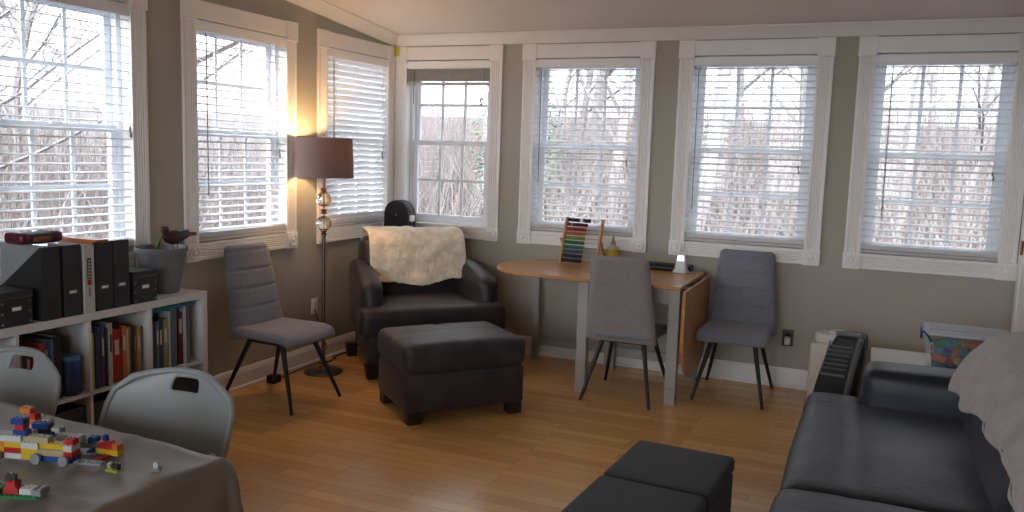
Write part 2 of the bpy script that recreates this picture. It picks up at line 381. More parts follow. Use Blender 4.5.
    def slat(b, z, tl, yc=.022, jit=0):
        n = 5; rows = []
        for side in (.0012, -.0012):
            row = []
            for i in range(n):
                t = -1+2*i/(n-1); arch = .003*(1-t*t)
                yy = t*sd/2; zz = arch
                y2 = yc+yy*math.cos(tl)-zz*math.sin(tl)*0; z2 = z+yy*math.sin(tl)+zz*math.cos(tl)+side
                row.append((b.v((bx0+.003, y2, z2+jit)), b.v((bx1-.003, y2, z2-jit))))
            rows.append(row)
        for i in range(n-1):
            b.f([rows[0][i][0], rows[0][i][1], rows[0][i+1][1], rows[0][i+1][0]])
            b.f([rows[1][i][1], rows[1][i][0], rows[1][i+1][0], rows[1][i+1][1]])
        for e in (0, n-1): b.f([rows[0][e][0], rows[0][e][1], rows[1][e][1], rows[1][e][0]])
        for sd_ in (0, 1): b.f([rows[0][i][sd_] for i in range(n)]+[rows[1][i][sd_] for i in range(n-1, -1, -1)])
    ends = blind.get('end', bot+.045)
    z = top-.06-.02; rng = random.Random(num)
    if blind.get('raised'):
        zz = top-.066
        for k in range(16): slat(sb, zz-k*.0062, .0, jit=rng.uniform(-.0008, .0008))
        zend = zz-17*.0062
    else:
        while z > ends: slat(sb, z, tilt*rng.uniform(.93, 1.07), jit=rng.uniform(-.0006, .0006)); z -= pitch
        k = 0
        zend = bot+.028
        for k in range(7): slat(sb, zend+.004+k*.0042, 0)
    sb.build('slats', rail_m if blind.get('raised') else blind_m, bl)
    b = MB(); b.box(bx0+.003, bx1-.003, -.004, .046, zend-.022, zend); b.build('bottom_rail', rail_m, bl, bevel=.004)
    for x in (bx0+.13, (bx0+bx1)/2, bx1-.13):
        b = MB(); b.tube([(x, -.003, top-.06), (x, -.003, zend), (x, .047, zend), (x, .047, top-.06)], .0009, 4); b.build('ladder_cord', blind_m, bl)
    wx = bx0+blind.get('wandx', .05)
    b = MB(); wl = blind.get('wand', .62)
    b.tube([(wx, -.012, top-.068), (wx, -.016, top-.1), (wx+.004, -.018, top-.1-wl)], [.0022, .0038, .0038], 6); b.build('tilt_wand', LEGO['grey'], bl)
    cx = bx1-blind.get('cordx', .09); cl = blind.get('cord', .75)
    b = MB(); b.tube([(cx, -.012, top-.06), (cx+.002, -.014, top-cl)], .0011, 4); b.tube([(cx+.012, -.012, top-.06), (cx+.008, -.014, top-cl-.03)], .0011, 4); b.build('lift_cord', blind_m, bl)
    for q, (x, z) in enumerate(((cx+.002, top-cl), (cx+.008, top-cl-.03))):
        MB().lathe([(.002, .0), (.005, -.006), (.007, -.028), (.002, -.032)], 8, (x, -.014, z)).build('cord_tassel', steel_m, bl, smooth=True)
    return root
def TB(x): return Matrix.Translation((x, 0, WZ0))
def TL(y): return Matrix.Translation((0, y, WZ0)) @ Matrix.Rotation(PI/2, 4, 'Z')
BL = 'white slatted blind '
make_window(1, TL(WINS_L[2][0]), 1.049, dict(label=BL+'with open slats on the large window above the shelf of files', wandx=.015, cord=.65, cordx=.03, tilt=8))
make_window(2, TL(WINS_L[1][0]), 1.052, dict(label=BL+'with open slats on the window behind the left grey chair', wandx=.09, wand=.95, tilt=13, end=.16))
make_window(3, TL(WINS_L[0][0]), 1.056, dict(label=BL+'with tilted nearly closed slats, behind the floor lamp', tilt=-52, wandx=.09, wand=.75))
make_window(4, TB(WINS_B[0][0]), .977, dict(label=BL+'raised to the top of the corner window above the armchair', raised=True, wandx=.08, wand=.25, cord=.3))
make_window(5, TB(WINS_B[1][0]), 1.049, dict(label=BL+'with open slats on the window behind the abacus', wandx=.06, wand=.85, short=True, tilt=13))
make_window(6, TB(WINS_B[2][0]), 1.054, dict(label=BL+'with open slats on the window above the chair by the table', wandx=.05, wand=1.0, tilt=13))
make_window(7, TB(WINS_B[3][0]), 1.036, dict(label=BL+'with open slats on the rightmost window above the toy bin', wandx=.12, wand=1.0, tilt=13))

TF = lambda x: Matrix.Translation((x, RY, WZ0)) @ Matrix.Rotation(PI, 4, 'Z')
for k, (a, c) in enumerate(WINS_L[3:]): make_window(8+k, TL(a), c-a, None)  # added fill-light window, far back and out of view
for k, (a, c) in enumerate(WINS_FILL): make_window(11+k, TF(c), c-a, None)  # added fill-light windows, unseen behind the camera

# outlets
def outlet(T, label, plate, plug):
    r = thing('wall_outlet', label, 'outlet'); r.matrix_world = T
    MB().soft(-.038, .038, -.006, 0, -.06, .06, .004, n=6).build('cover_plate', plate, r, smooth=True)
    for z in (-.022, .022): MB().soft(-.018, .018, -.009, -.004, z-.015, z+.015, .004, n=6).build('receptacle', blackp_m if plate is not trim_m else offw_m, r, smooth=True)
    if plug:
        p = thing('plug_in_device', 'small white plug-in device in the dark outlet by the right chair', 'plug'); p.matrix_world = T
        MB().soft(-.02, .02, -.05, -.009, -.045, .012, .008, n=8).build('body', offw_m, p, smooth=True)
        MB().soft(-.014, .014, -.054, -.048, -.03, -.01, .003, n=6).build('front_cap', wht_m, p, smooth=True)
outlet(Matrix.Translation((3.292, 0, .36)), 'dark plated outlet on the back wall right of the right grey chair', mat('bronze_plate', (.06, .045, .038), .5, var=.1), True)
outlet(Matrix.Translation((0, -1.104, .43)) @ Matrix.Rotation(PI/2, 4, 'Z'), 'white outlet on the left wall behind the lamp pole', trim_m, False)
b = MB(); b.box(.0015, .03, -.004, -.001, 2.38, 2.455); b.box(.0005, .004, -.035, -.001, 2.38, 2.455)
tape_m = mat('yellow_paper', (.60, .55, .06), .6, var=.05)
o = b.build('paper_note', tape_m); o.location = (.033, -.033, 0)
tag(o, 'small yellow paper stuck in the corner above the corner window', 'note')

# ================================================================= SEATING
def make_dining(label):
    t = thing('dining_chair', label, 'chair', group='grey fabric dining chairs')
    def seatfn(p, u, v, w):
        z = p.z; z -= .035*max(0, -v-.6)**2*6 if v < -.6 else 0
        z -= .012*(1-u*u)*(1-v*v) if w > 0 else 0
        x = p.x*(1-.06*(v+1)/2)
        return (x, p.y, z)
    MB().soft(-.235, .235, -.25, .215, .418, .482, .030, (0, .015, 0), 14, fn=seatfn).build('seat', fabric_m, t, smooth='all')
    # backrest: channel seams on the front
    H0, H1 = .405, .975
    def backpt(u, s, side):            # u across -1..1, s up 0..1
        z = H0+(H1-H0)*s; hw = .240-.052*s
        if s > .95: hw -= .022*((s-.95)/.05)**2
        y = .195+.105*s**1.2-.016*(1-u*u)
        th = .026*(1-.8*u**8)
        if s > .94: th *= math.sqrt(max(0.05, 1-((s-.94)/.06)**2))
        if side < 0:                    # front face, towards the sitter
            zz = (z-.47)/.118
            fr = abs(zz-round(zz)) if z > .46 else .5
            g = math.exp(-(fr/.055)**2)*.012
            return (hw*u, y-th+g, z)
        return (hw*u, y+th, z)
    nu, ns = 10, 60; b = MB(); G = {}
    for side in (-1, 1):
        for i in range(nu+1):
            for j in range(ns+1): G[side, i, j] = b.v(backpt(-1+2*i/nu, j/ns, side))
    for side in (-1, 1):
        for i in range(nu):
            for j in range(ns): b.f([G[side, i, j], G[side, i+1, j], G[side, i+1, j+1], G[side, i, j+1]], 0 if side < 0 else 1)
    for j in range(ns):
        for i in (0, nu): b.f([G[-1, i, j], G[1, i, j], G[1, i, j+1], G[-1, i, j+1]], 0)
    for i in range(nu):
        for j in (0, ns): b.f([G[-1, i, j], G[1, i, j], G[1, i+1, j], G[-1, i+1, j]], 1)
    b.build('backrest', [fabric_m, fabricb_m], t, smooth='all')
    b = MB(); b.box(-.15, .15, -.16, -.13, .385, .402); b.box(-.15, .15, .12, .15, .385, .402); b.box(-.15, -.12, -.16, .15, .385, .402); b.box(.12, .15, -.16, .15, .385, .402)
    b.build('seat_frame', black_m, t)
    for sx_ in (-1, 1):
        for (y0, y1) in ((-.13, -.285), (.13, .285)):
            MB().tube([(sx_*.14, y0, .40), (sx_*.232, y1, .0)], [.017, .0105], 12).build('leg', black_m, t, smooth=True)
    return t
ch = make_dining('grey fabric dining chair standing alone under the left windows')
ch.location = (.385, -1.965, 0); ch.rotation_euler = (0, 0, PI/2-.06)
dup(ch, (2.985, -.385, 0), .0, 'grey fabric dining chair facing the room at the right end of the table')
dup(ch, (2.325, -.765, 0), PI, 'grey fabric dining chair seen from behind, pushed in at the wooden table')

# ---- armchair
ac = thing('armchair', 'dark brown armchair set diagonally in the room corner', 'armchair', (.675, -.70, 0), PI/4)
MB().soft(-.48, .48, -.40, .39, .09, .31, .02, n=8, fn=lambda p, u, v, w: (p.x*(1-.14*(v+1)/2), p.y, p.z)).build('base', brown_m, ac, smooth='all')
def tcush(p, u, v, w):      # T-shaped front: narrower behind the arms
    x = p.x
    if p.y > -.24: x *= .66
    elif p.y > -.30: x *= .66+.34*((-.24-p.y)/.06)
    return (x, p.y, p.z)
MB().soft(-.545, .545, -.46, .22, .30, .505, .055, (0, .01, .015), 24, fn=tcush).build('seat_cushion', brown_m, ac, smooth='all')
def backfn(p, u, v, w):
    return (p.x*(1-.05*(w+1)/2), p.y+.06*(w+1)/2*1.0, p.z)
MB().soft(-.42, .42, .13, .37, .30, .94, .075, (0, .03, .01), 14, fn=backfn).build('backrest', brown_m, ac, smooth='all')
for s in (-1, 1):
    def armfn(p, u, v, w, s=s):
        y = p.y; top = .765 if y > .16 else .765-.10*((.16-y)/.48)**1.4
        z = .26+(p.z-.26)*(top-.26)/.54
        x = (p.x+s*.015*((z-.26)/.5)-(0 if s > 0 else -.02))*(1-.07*(v+1)/2)
        return (x, y, z)
    MB().soft(min(s*.36, s*.52), max(s*.36, s*.52), -.315, .37, .26, .80, .065, (.01, .015, 0), 16, fn=armfn).build('arm', brown_m, ac, smooth='all')
for sx_ in (-1, 1):
    for y in (-.37, .34): MB().hexa([(sx_*.45-.035, y-.035, 0), (sx_*.45+.035, y-.035, 0), (sx_*.45+.035, y+.035, 0), (sx_*.45-.035, y+.035, 0)],
        [(sx_*.45-.045, y-.045, .10), (sx_*.45+.045, y-.045, .10), (sx_*.45+.045, y+.045, .10), (sx_*.45-.045, y+.045, .10)]).build('leg', foot_m, ac, bevel=.004)

def drape(path, x0, x1, nx, disp, hem=None, thick=.012, seed=0, xfun=None, lo=None):
    """cloth laid along a section path [(y, z)...], width x0..x1"""
    pts = [Vector((0, y, z)) for y, z in path]; L_ = [0]
    for a, c in zip(pts, pts[1:]): L_.append(L_[-1]+(c-a).length)
    ns = max(12, int(L_[-1]/.02)); rows = []
    def at(l):
        for i in range(len(pts)-1):
            if l <= L_[i+1]+1e-9:
                t = (l-L_[i])/max(1e-9, L_[i+1]-L_[i]); return pts[i].lerp(pts[i+1], t), (pts[i+1]-pts[i]).normalized()
        return pts[-1], (pts[-1]-pts[-2]).normalized()
    b = MB(); G = []
    for j in range(ns+1):
        row = []
        for i in range(nx+1):
            u = i/nx
            l = L_[-1]*j/ns
            if hem: l = min(L_[-1], max(0, l*(hem(u))))
            if lo: l = max(l, L_[-1]*0+lo(u)+.04) if j/ns < .5 else l
            p, d = at(l); nrm = Vector((0, -d.z, d.y))
            if nrm.z < 0 and abs(d.y) > .7: nrm = -nrm
            x = x0+(x1-x0)*u
            if xfun: x = xfun(x, u, j/ns)
            k = disp(x, l, u, j/ns)
            row.append(b.v((x, p.y+nrm.y*k, p.z+nrm.z*k)))
        G.append(row)
    for j in range(ns):
        for i in range(nx): b.f([G[j][i], G[j][i+1], G[j+1][i+1], G[j+1][i]])
    return b
def solid(o, t, sub=0, off=1):
    m = o.modifiers.new('solid', 'SOLIDIFY'); m.thickness = t; m.offset = off
    if sub: m = o.modifiers.new('sub', 'SUBSURF'); m.levels = sub; m.render_levels = sub
    return o
bk = thing('throw_blanket', 'cream fluffy blanket draped over the armchair back', 'blanket', (.675, -.70, 0), PI/4)
path = [(.47, .66), (.475, .80), (.468, .92), (.44, .96), (.36, .975), (.25, .972), (.18, .95), (.135, .90), (.115, .8), (.10, .66), (.085, .56)]
def dsp(x, l, u, v):
    return .022+.016*noise.noise(Vector((x*9, l*9, 3)))+.010*noise.noise(Vector((x*30, l*30, 7)))+.02*max(0, noise.noise(Vector((x*4+5, l*2, 1))))
b = drape(path[::-1], -.36, .37, 46, dsp, xfun=lambda x, u, v: x+.03*math.sin(v*5)*(u-.3), hem=lambda u: 1-.035*noise.noise(Vector((u*3, 0, 5))), lo=lambda u: .018*math.sin(u*9)+.02*max(0, u-.6)/.4)
o = b.build('cloth', cream_m, bk, smooth='all'); solid(o, .02, 1, 0)

# ---- ottoman
an = math.atan2(.76, .65)
ot = thing('ottoman', 'large dark brown upholstered ottoman in front of the armchair', 'ottoman', (1.405, -1.60, 0), an)
MB().soft(-.385, .385, -.285, .285, .07, .31, .025, n=8).build('base', otto_m, ot, smooth='all')
def otfn(p, u, v, w):
    z = p.z
    if w > 0: z += -.006*math.exp(-(u/.04)**2)-.004*math.exp(-(v/.06)**2)
    return (p.x, p.y, z)
MB().soft(-.395, .395, -.295, .295, .305, .482, .05, (.008, .008, .02), 22, fn=otfn).build('top_cushion', otto_m, ot, smooth='all')
for sx_ in (-1, 1):
    for sy_ in (-1, 1): MB().box(sx_*.33-.045, sx_*.33+.045, sy_*.235-.04, sy_*.235+.04, 0, .075).build('leg', foot_m, ot, bevel=.006)

# ---- sofa along the right wall
so = thing('sofa', 'dark blue-grey sofa along the right wall', 'sofa', (4.1, -3.2, 0), 0)
MB().soft(-.47, .50, -1.28, 1.50, .09, .30, .02, n=8).build('base', sofa_m, so, smooth='all')
def sfn(p, u, v, w):
    x = p.x
    if p.y > 1.28 and x < -.28: pass
    z = p.z
    if w > 0: z += .006*noise.noise(Vector((p.x*5, p.y*5, 0)))-.010*math.exp(-((p.x+.29)/.018)**2)*(1 if p.y < 1.2 else 0)
    return (x, p.y, z)
MB().soft(-.55, .22, -.035, 1.25, .29, .475, .055, (.012, .01, .02), 26, fn=sfn).build('seat_cushion', sofa_m, so, smooth='all')
MB().soft(-.56, .22, -1.30, -.045, .29, .50, .065, (.012, .01, .03), 20, fn=sfn).build('seat_cushion', sofa_m, so, smooth='all')
MB().soft(-.55, -.28, 1.12, 1.40, .29, .47, .05, (.01, .01, .01), 10).build('seat_wing', sofa_m, so, smooth='all')
for y0, y1 in ((1.20, 1.49), (-1.55, -1.27)):
    MB().soft(-.30, .50, y0, y1, .26, .645, .055, (.006, .012, .01), 12).build('arm', sofa_m, so, smooth='all')
def sbk(p, u, v, w): return (p.x+.15*(w+1)/2, p.y, p.z)
for y0, y1 in ((-.02, 1.24), (-1.29, -.03)):
    MB().soft(.10, .34, y0, y1, .40, .845, .085, (.02, .0, .015), 14, fn=sbk).build('back_cushion', sofa_m, so, smooth='all')
MB().soft(.44, .56, -1.5, 1.46, .25, .80, .03, n=8).build('back_frame', sofa_m, so, smooth='all')
for x in (-.38, .42):
    for y in (-1.4, 1.36): MB().box(x-.04, x+.04, y-.04, y+.04, 0, .10).build('leg', foot_m, so, bevel=.006)
# throw over the sofa back: section in the sofa's (x, z), run along y
tb = thing('throw_blanket', 'beige grey blanket hanging over the sofa back', 'blanket', (4.1, -3.2, 0), -PI/2)
# local y -> world x ; local x -> world -y
pth = [(.085, .55), (.11, .66), (.155, .76), (.22, .845), (.31, .885), (.41, .885), (.50, .865), (.545, .83)]
def d2(x, l, u, v):
    return .02+.011*math.sin(x*15-5*v+1.3*math.sin(x*4))+.012*noise.noise(Vector((x*5, l*3, 2)))
def xf2(x, u, v): return x+(.22*(1-v)**2 if u < .5 else 0)*(1-2*u)*-1
b = drape(pth, -1.22, .9, 80, d2, xfun=lambda x, u, v: x, lo=lambda u: .0+.12*min(1, u/.5)+.015*math.sin(u*22))
o = b.build('cloth', grey_thr_m, tb, smooth='all'); solid(o, .012, 1, 0)

# ---- charcoal cube ottomans
def make_cube(label, loc, rz):
    t = thing('storage_cube', label, 'storage ottoman', loc, rz, group='charcoal storage cubes')
    MB().soft(-.205, .205, -.222, .222, .0, .33, .012, n=8).build('box', charc_m, t, smooth='all')
    MB().soft(-.210, .210, -.226, .226, .333, .40, .022, (0, 0, .004), 10).build('lid', charc_m, t, smooth='all')
    return t
c1 = make_cube('charcoal fabric cube ottoman farther from the camera, beside the sofa', (3.118, -2.995, 0), -.06)
dup(c1, (3.088, -3.462, 0), -.06, 'charcoal fabric cube ottoman nearest the camera, cut by the bottom of the picture')

# ---- white folding chairs
def make_folding(label, loc, rz):
    t = thing('folding_chair', label, 'folding chair', loc, rz, group='white plastic folding chairs')
    # back panel: local front is -y ; the panel leans back towards +y
    nu, nv = 30, 22; w0 = .268; b = MB(); G = {}; H0, H1 = .43, .765
    def P(u, v):     # u -1..1, v 0..1
        hw = w0
        if v > .45: hw = w0*(1-.36*((v-.45)/.55)**4.5)
        z = H0+(H1-H0)*v-.022*u*u*v
        y = .0+.13*v**1.1+.07*(1-u*u)
        return (hw*u, y, z)
    for i in range(nu+1):
        for j in range(nv+1): G[i, j] = b.v(P(-1+2*i/nu, j/nv))
    for i in range(nu):
        for j in range(nv):
            if 12 <= i < 19 and 17 <= j < 20: continue
            b.f([G[i, j], G[i+1, j], G[i+1, j+1], G[i, j+1]])
    o = b.build('back_panel', plast_m, t, smooth='all'); solid(o, .018, 1, 0)
    b = MB(); r = []
    for i in range(21):
        u = 1 if i < 7 else (-1 if i > 13 else 1-2*(i-7)/6)
        v = i/7 if i < 7 else (1 if i <= 13 else (20-i)/6)
        p = Vector(P(u*1.0, v*.985)); r.append(p+Vector((0, -.004, 0)))
    b.tube(r, .0125, 8); b.build('back_rim', plast_m, t, smooth='all')
    MB().soft(-.21, .21, -.43, -.0, .425, .455, .014, n=10).build('seat', plast_m, t, smooth='all')
    for s in (-1, 1):
        MB().tube([(s*.225, .03, .52), (s*.225, -.10, .34), (s*.225, -.33, .0)], .0115, 10).build('leg', trim_m, t, smooth=True)
        MB().tube([(s*.205, -.26, .42), (s*.205, -.06, .21), (s*.205, .14, .0)], .0115, 10).build('leg', trim_m, t, smooth=True)
    MB().tube([(-.225, -.27, .09), (.225, -.27, .09)], .008).build('stretcher', trim_m, t); MB().tube([(-.205, .09, .05), (.205, .09, .05)], .008).build('stretcher', trim_m, t)
    return t
fc = make_folding('white plastic folding chair with hand slot, at the corner of the cloth covered table', (1.48, -4.06, 0), .12)
dup(fc, (.69, -4.13, 0), .12, 'white plastic folding chair cut by the left edge of the picture')

# ================================================================= SHELF UNIT
SX0, SX1, SY0, SY1, SH = .0, .385, -4.165, -2.616, .79
sh = thing('cube_shelf', 'low white cube shelf along the left wall, full of books', 'shelf', (0, 0, 0))
sx0 = .03
b = MB(); b.box(sx0, SX1, SY0, SY1, SH-.038, SH); b.build('top_board', shelf_m, sh, bevel=.0015)
b = MB(); b.box(sx0, SX1, SY0, SY1, 0, .038); b.build('bottom_board', shelf_m, sh, bevel=.0015)
for y in (SY0, SY1-.038): MB().box(sx0, SX1, y, y+.038, .038, SH-.038).build('side_panel', shelf_m, sh, bevel=.0015)
CY = [SY0+.038]; wcell = (SY1-SY0-.076-3*.016)/4; cells = []
y = SY0+.038
for k in range(4):
    cells.append((y, y+wcell)); y += wcell
    if k < 3: MB().box(sx0, SX1-.001, y, y+.016, .038, SH-.038).build('divider', shelf_m, sh); y += .016
MB().box(sx0, SX1-.001, SY0+.038, SY1-.038, .387, .403).build('middle_board', shelf_m, sh)
MB().box(.30, .33, SY1, SY1+.0045, .68, .73).build('bracket', steel_m, sh)
# books
BC = {k: v for k, v in LEGO.items()}
for nm, c in dict(navy=(.012, .025, .07), sky=(.06, .13, .26), cream=(.42, .38, .30), crimson=(.28, .012, .02), dark=(.02, .02, .025), ochre=(.35, .20, .05), rust=(.28, .07, .025), pale=(.35, .38, .42), olive=(.2, .2, .07), slate=(.08, .1, .12), mustard=(.42, .40, .04)).items():
    BC[nm] = mat('book_'+nm, c, .5, var=.1, scale=25)
def book(y0, w, z, h, d, col, label, group, lean=0, front=.02):
    t = thing('book', label, 'book', (SX1-front, y0+w/2, z), 0, group)
    t.rotation_euler = (lean, 0, 0)
    c = .0015+w*.03
    b = MB(); b.box(-d, 0, -w/2, -w/2+c, 0, h); b.box(-d, 0, w/2-c, w/2, 0, h); b.box(-.004, 0, -w/2+c, w/2-c, 0, h)
    b.build('cover', BC[col], t)
    MB().box(-d+.004, -.004, -w/2+c, w/2-c, .003, h-.004).build('pages', page_m, t)
    if w > .017 and random.random() < .55:
        r = BC['cream'] if col not in ('cream', 'white', 'pale') else BC['dark']
        q = random.random(); MB().box(.0, .0008, -w*.28, w*.28, h*(.50+.1*q), h*(.78+.1*q)).build('spine_title', r, t)
    return t
def fill(cell, spec, where, group):
    y = cells[cell][0]+.004; counts = {}
    for col, w, h, d in spec: counts[col] = counts.get(col, 0)+1
    seen = {}
    size = lambda h, w: ('tall ' if h > .29 else 'short ' if h < .23 else '')+('thin ' if w < .013 else 'thick ' if w > .032 else '')
    prev = None
    for i, (col, w, h, d) in enumerate(spec):
        seen[col] = seen.get(col, 0)+1
        nxt = spec[i+1][0] if i+1 < len(spec) else None
        a = 'at the left end' if prev is None else ('right of the %s one' % prev)
        if nxt and prev: a = 'between a %s and a %s one' % (prev, nxt)
        lab = '%s%s book %s, %s' % (size(h, w), col, a, where)
        book(y, w, .403, h, d, col, lab.strip(), group, front=.02+.02*random.random())
        y += w+.001; prev = col
fill(3, [('crimson', .012, .27, .2), ('navy', .026, .265, .22), ('slate', .02, .27, .22), ('navy', .022, .28, .22), ('cream', .006, .27, .22), ('olive', .028, .27, .2), ('black', .006, .27, .2), ('pale', .012, .31, .25), ('slate', .045, .32, .25), ('grey', .016, .31, .24), ('maroon', .034, .29, .22), ('pale', .014, .32, .22), ('teal', .012, .30, .22), ('grey', .014, .31, .25)], 'right shelf cube', 'books in the right shelf cube')
fill(2, [('mustard', .026, .28, .22), ('dark', .008, .30, .22), ('navy', .022, .29, .22), ('sky', .014, .30, .22), ('purple', .018, .31, .22), ('dark', .014, .29, .22), ('pale', .014, .31, .24), ('cream', .022, .31, .24), ('red', .045, .27, .2), ('maroon', .012, .29, .2), ('orange', .026, .28, .2), ('cream', .008, .26, .2), ('ochre', .02, .27, .2), ('dark', .014, .27, .2), ('rust', .02, .26, .2), ('ochre', .026, .26, .2)], 'middle shelf cube', 'books in the middle shelf cube')
fill(1, [('olive', .02, .25, .2), ('navy', .03, .25, .2), ('purple', .022, .26, .2), ('red', .034, .27, .2), ('crimson', .03, .28, .22), ('slate', .026, .29, .22), ('sky', .01, .29, .2), ('black', .05, .30, .22)], 'left shelf cube', 'books in the left shelf cube')
fill(0, [('navy', .04, .27, .2), ('rust', .03, .25, .2), ('grey', .05, .3, .2)], 'far left shelf cube', 'books in the far left shelf cube')
tag(MB().box(.10, .36, cells[3][0]+.02, cells[3][1]-.03, .722, .74).build('book', BC['teal']), 'flat teal folder laid on top of the books in the right cube', 'book')
# blue drum in the left cube
cb = cells[1][1]
t = thing('blue_canister', 'blue plastic canister beside the books behind the left folding chair', 'canister', (.32, cb-.058, .403))
MB().lathe([(.046, 0), (.05, .006), (.05, .165), (.047, .17)], 24).build('body', BC['blue'], t, smooth=True)
MB().lathe([(.052, .168), (.052, .185), (.048, .19)], 24).build('lid', BC['sky'], t, smooth=True)
# black bins in the lower row
bin0 = None
for k, (ya, yb) in enumerate(cells):
    lab = 'black fabric bin in the lower shelf row, ' + ['far left below the files', 'below the cube with the blue canister', 'below the middle cube of books', 'below the right cube of books'][k]
    if bin0 is None:
        t = thing('fabric_bin', lab, 'storage bin', (.04, (ya+yb)/2, .038), 0, 'black fabric bins in the lower shelf row'); w = wcell/2-.008
        b = MB(); b.box(0, .325, -w, w, 0, .01); b.box(0, .012, -w, w, .01, .30); b.box(.313, .325, -w, w, .01, .30); b.box(.012, .313, -w, -w+.012, .01, .30); b.box(.012, .313, w-.012, w, .01, .30); b.build('box', box_m, t, bevel=.004)
        MB().tube([(.326, -.05, .17), (.345, -.035, .175), (.345, .035, .175), (.326, .05, .17)], .005, 6).build('handle', blackp_m, t)
        bin0 = t
    else: dup(bin0, (.04, (ya+yb)/2, .038), 0, lab)

# ---- things on the shelf
def label_plate(parent, x, yc, z, w=.045, h=.018):
    o = MB().box(x, x+.002, yc-w/2, yc+w/2, z-h/2, z+h/2).build('label_holder', steel_m, parent, bevel=.0008)
    MB().box(x+.002, x+.0026, yc-w/2+.005, yc+w/2-.005, z-h/2+.004, z+h/2-.004).build('label_card', wht_m, o)
def mag_file(y0, y1, label, plate=True, h=.335, d=.26):
    t = thing('magazine_file', label, 'magazine file', (SX1-.005, (y0+y1)/2, SH), 0, 'black magazine files on the shelf'); w = (y1-y0)/2-.001
    prof = [(-d, 0), (0, 0), (0, h), (-.012, h), (-d, h*.36)]
    b = MB(); b.prism(prof, 'y', -w, -w+.004); b.prism(prof, 'y', w-.004, w)
    b.box(-.004, 0, -w+.004, w-.004, 0, h); b.box(-d, -.004, -w+.004, w-.004, 0, .004); b.box(-d, -d+.004, -w+.004, w-.004, .004, h*.36)
    b.build('case', box_m, t)
    if plate: label_plate(t, 0, .0, .115)
    MB().tube([(.0015, -.012, .075), (.0015, .012, .075)], .005, 8).build('finger_ring', blackp_m, t)
    return t, w, d, h
f1, w, d, h = mag_file(-3.63, -3.535, 'black magazine file leftmost on the shelf, grey folder inside', False, .335, .30)
fd = thing('folder', 'grey card folder inside the leftmost black magazine file', 'folder', (SX1-.015, -3.59, SH+.005))
MB().box(-.345, 0, .022, .030, 0, .328).build('sheet', grey_card_m, fd); MB().box(-.34, 0, .030, .040, 0, .320).build('papers', page_m, fd)
mag_file(-3.522, -3.425, 'black magazine file left of the white binder')
f3, *_ = mag_file(-3.345, -3.245, 'black magazine file with an orange folder sticking out')
mag_file(-3.240, -3.145, 'black magazine file beside the small black label box')
tag(MB().box(SX1-.25, SX1-.012, -3.335, -3.262, SH+.02, SH+.345).build('folder', LEGO['rust'] if 'rust' in LEGO else BC['orange']), 'orange folder sticking out of a black magazine file', 'folder')
t = thing('ring_binder', 'white ring binder between the black magazine files', 'binder', (SX1-.0, -3.385, SH))
b = MB(); b.box(-.24, 0, -.029, -.026, 0, .325); b.box(-.24, 0, .026, .029, 0, .325); b.box(-.003, 0, -.026, .026, 0, .325); b.build('cover', bind_m, t, bevel=.001)
MB().box(-.23, -.01, -.02, .02, .01, .29).build('pages', page_m, t)
MB().box(0, .001, -.012, .012, .165, .265).build('black_spine_label', BC['black'], t); MB().box(0, .001, -.012, .012, .135, .162).build('red_spine_label', BC['red'], t); MB().box(0, .001, -.005, .005, .08, .125).build('spine_mark', BC['grey'], t)
b = MB()
for k in range(6): b.box(.001, .0014, -.007, .007, .172+k*.015, .180+k*.015)
b.build('spine_lettering', BC['cream'], t)
def lbl_box(x1, y0, y1, h, d, label):
    t = thing('label_box', label, 'storage box', (x1, (y0+y1)/2, SH), 0, 'black card boxes with label holders'); w = (y1-y0)/2
    MB().box(-d, 0, -w, w, 0, h-.03).build('box', box_m, t, bevel=.002)
    MB().box(-d-.003, .003, -w-.003, w+.003, h-.035, h).build('lid', box_m, t, bevel=.002)
    label_plate(t, 0, 0, h*.5, .05, .022)
    b = MB()
    for yy in (-w+.012, w-.012):
        for z in (.015, .06, .105): b.lathe([(.006, 0), (.004, .003), (.0005, .0035)], 8, (0, yy, z), axis='x')
    b.build('metal_studs', steel_m, t)
    MB().box(.003, .004, -w, w, h-.031, h-.027).build('lid_edge', steel_m, t)
    return t
lbl_box(.375, -3.118, -2.965, .165, .22, 'small black box with label in front of the planter')
lbl_box(.372, -3.83, -3.675, .155, .24, 'small black box with label at the left end of the shelf')
# maroon case lying behind the files
t = thing('toy_camera_case', 'dark red and black rounded case lying on top of the left magazine file', 'case', (.18, -3.62, SH+.20), 0)
t.location = (.215, -3.53, SH+.338)
MB().soft(-.06, .06, -.11, .09, .0, .05, .02, n=10).build('body', BC['dark'], t, smooth='all')
MB().soft(-.063, .063, -.118, -.06, -.0, .056, .022, n=10).build('red_end', BC['maroon'], t, smooth='all')
MB().soft(-.063, .063, .04, .105, .0, .056, .022, n=10).build('red_end', BC['maroon'], t, smooth='all')
MB().soft(-.066, .066, -.055, .035, .012, .034, .006, n=8).build('band', BC['rust'], t, smooth='all')
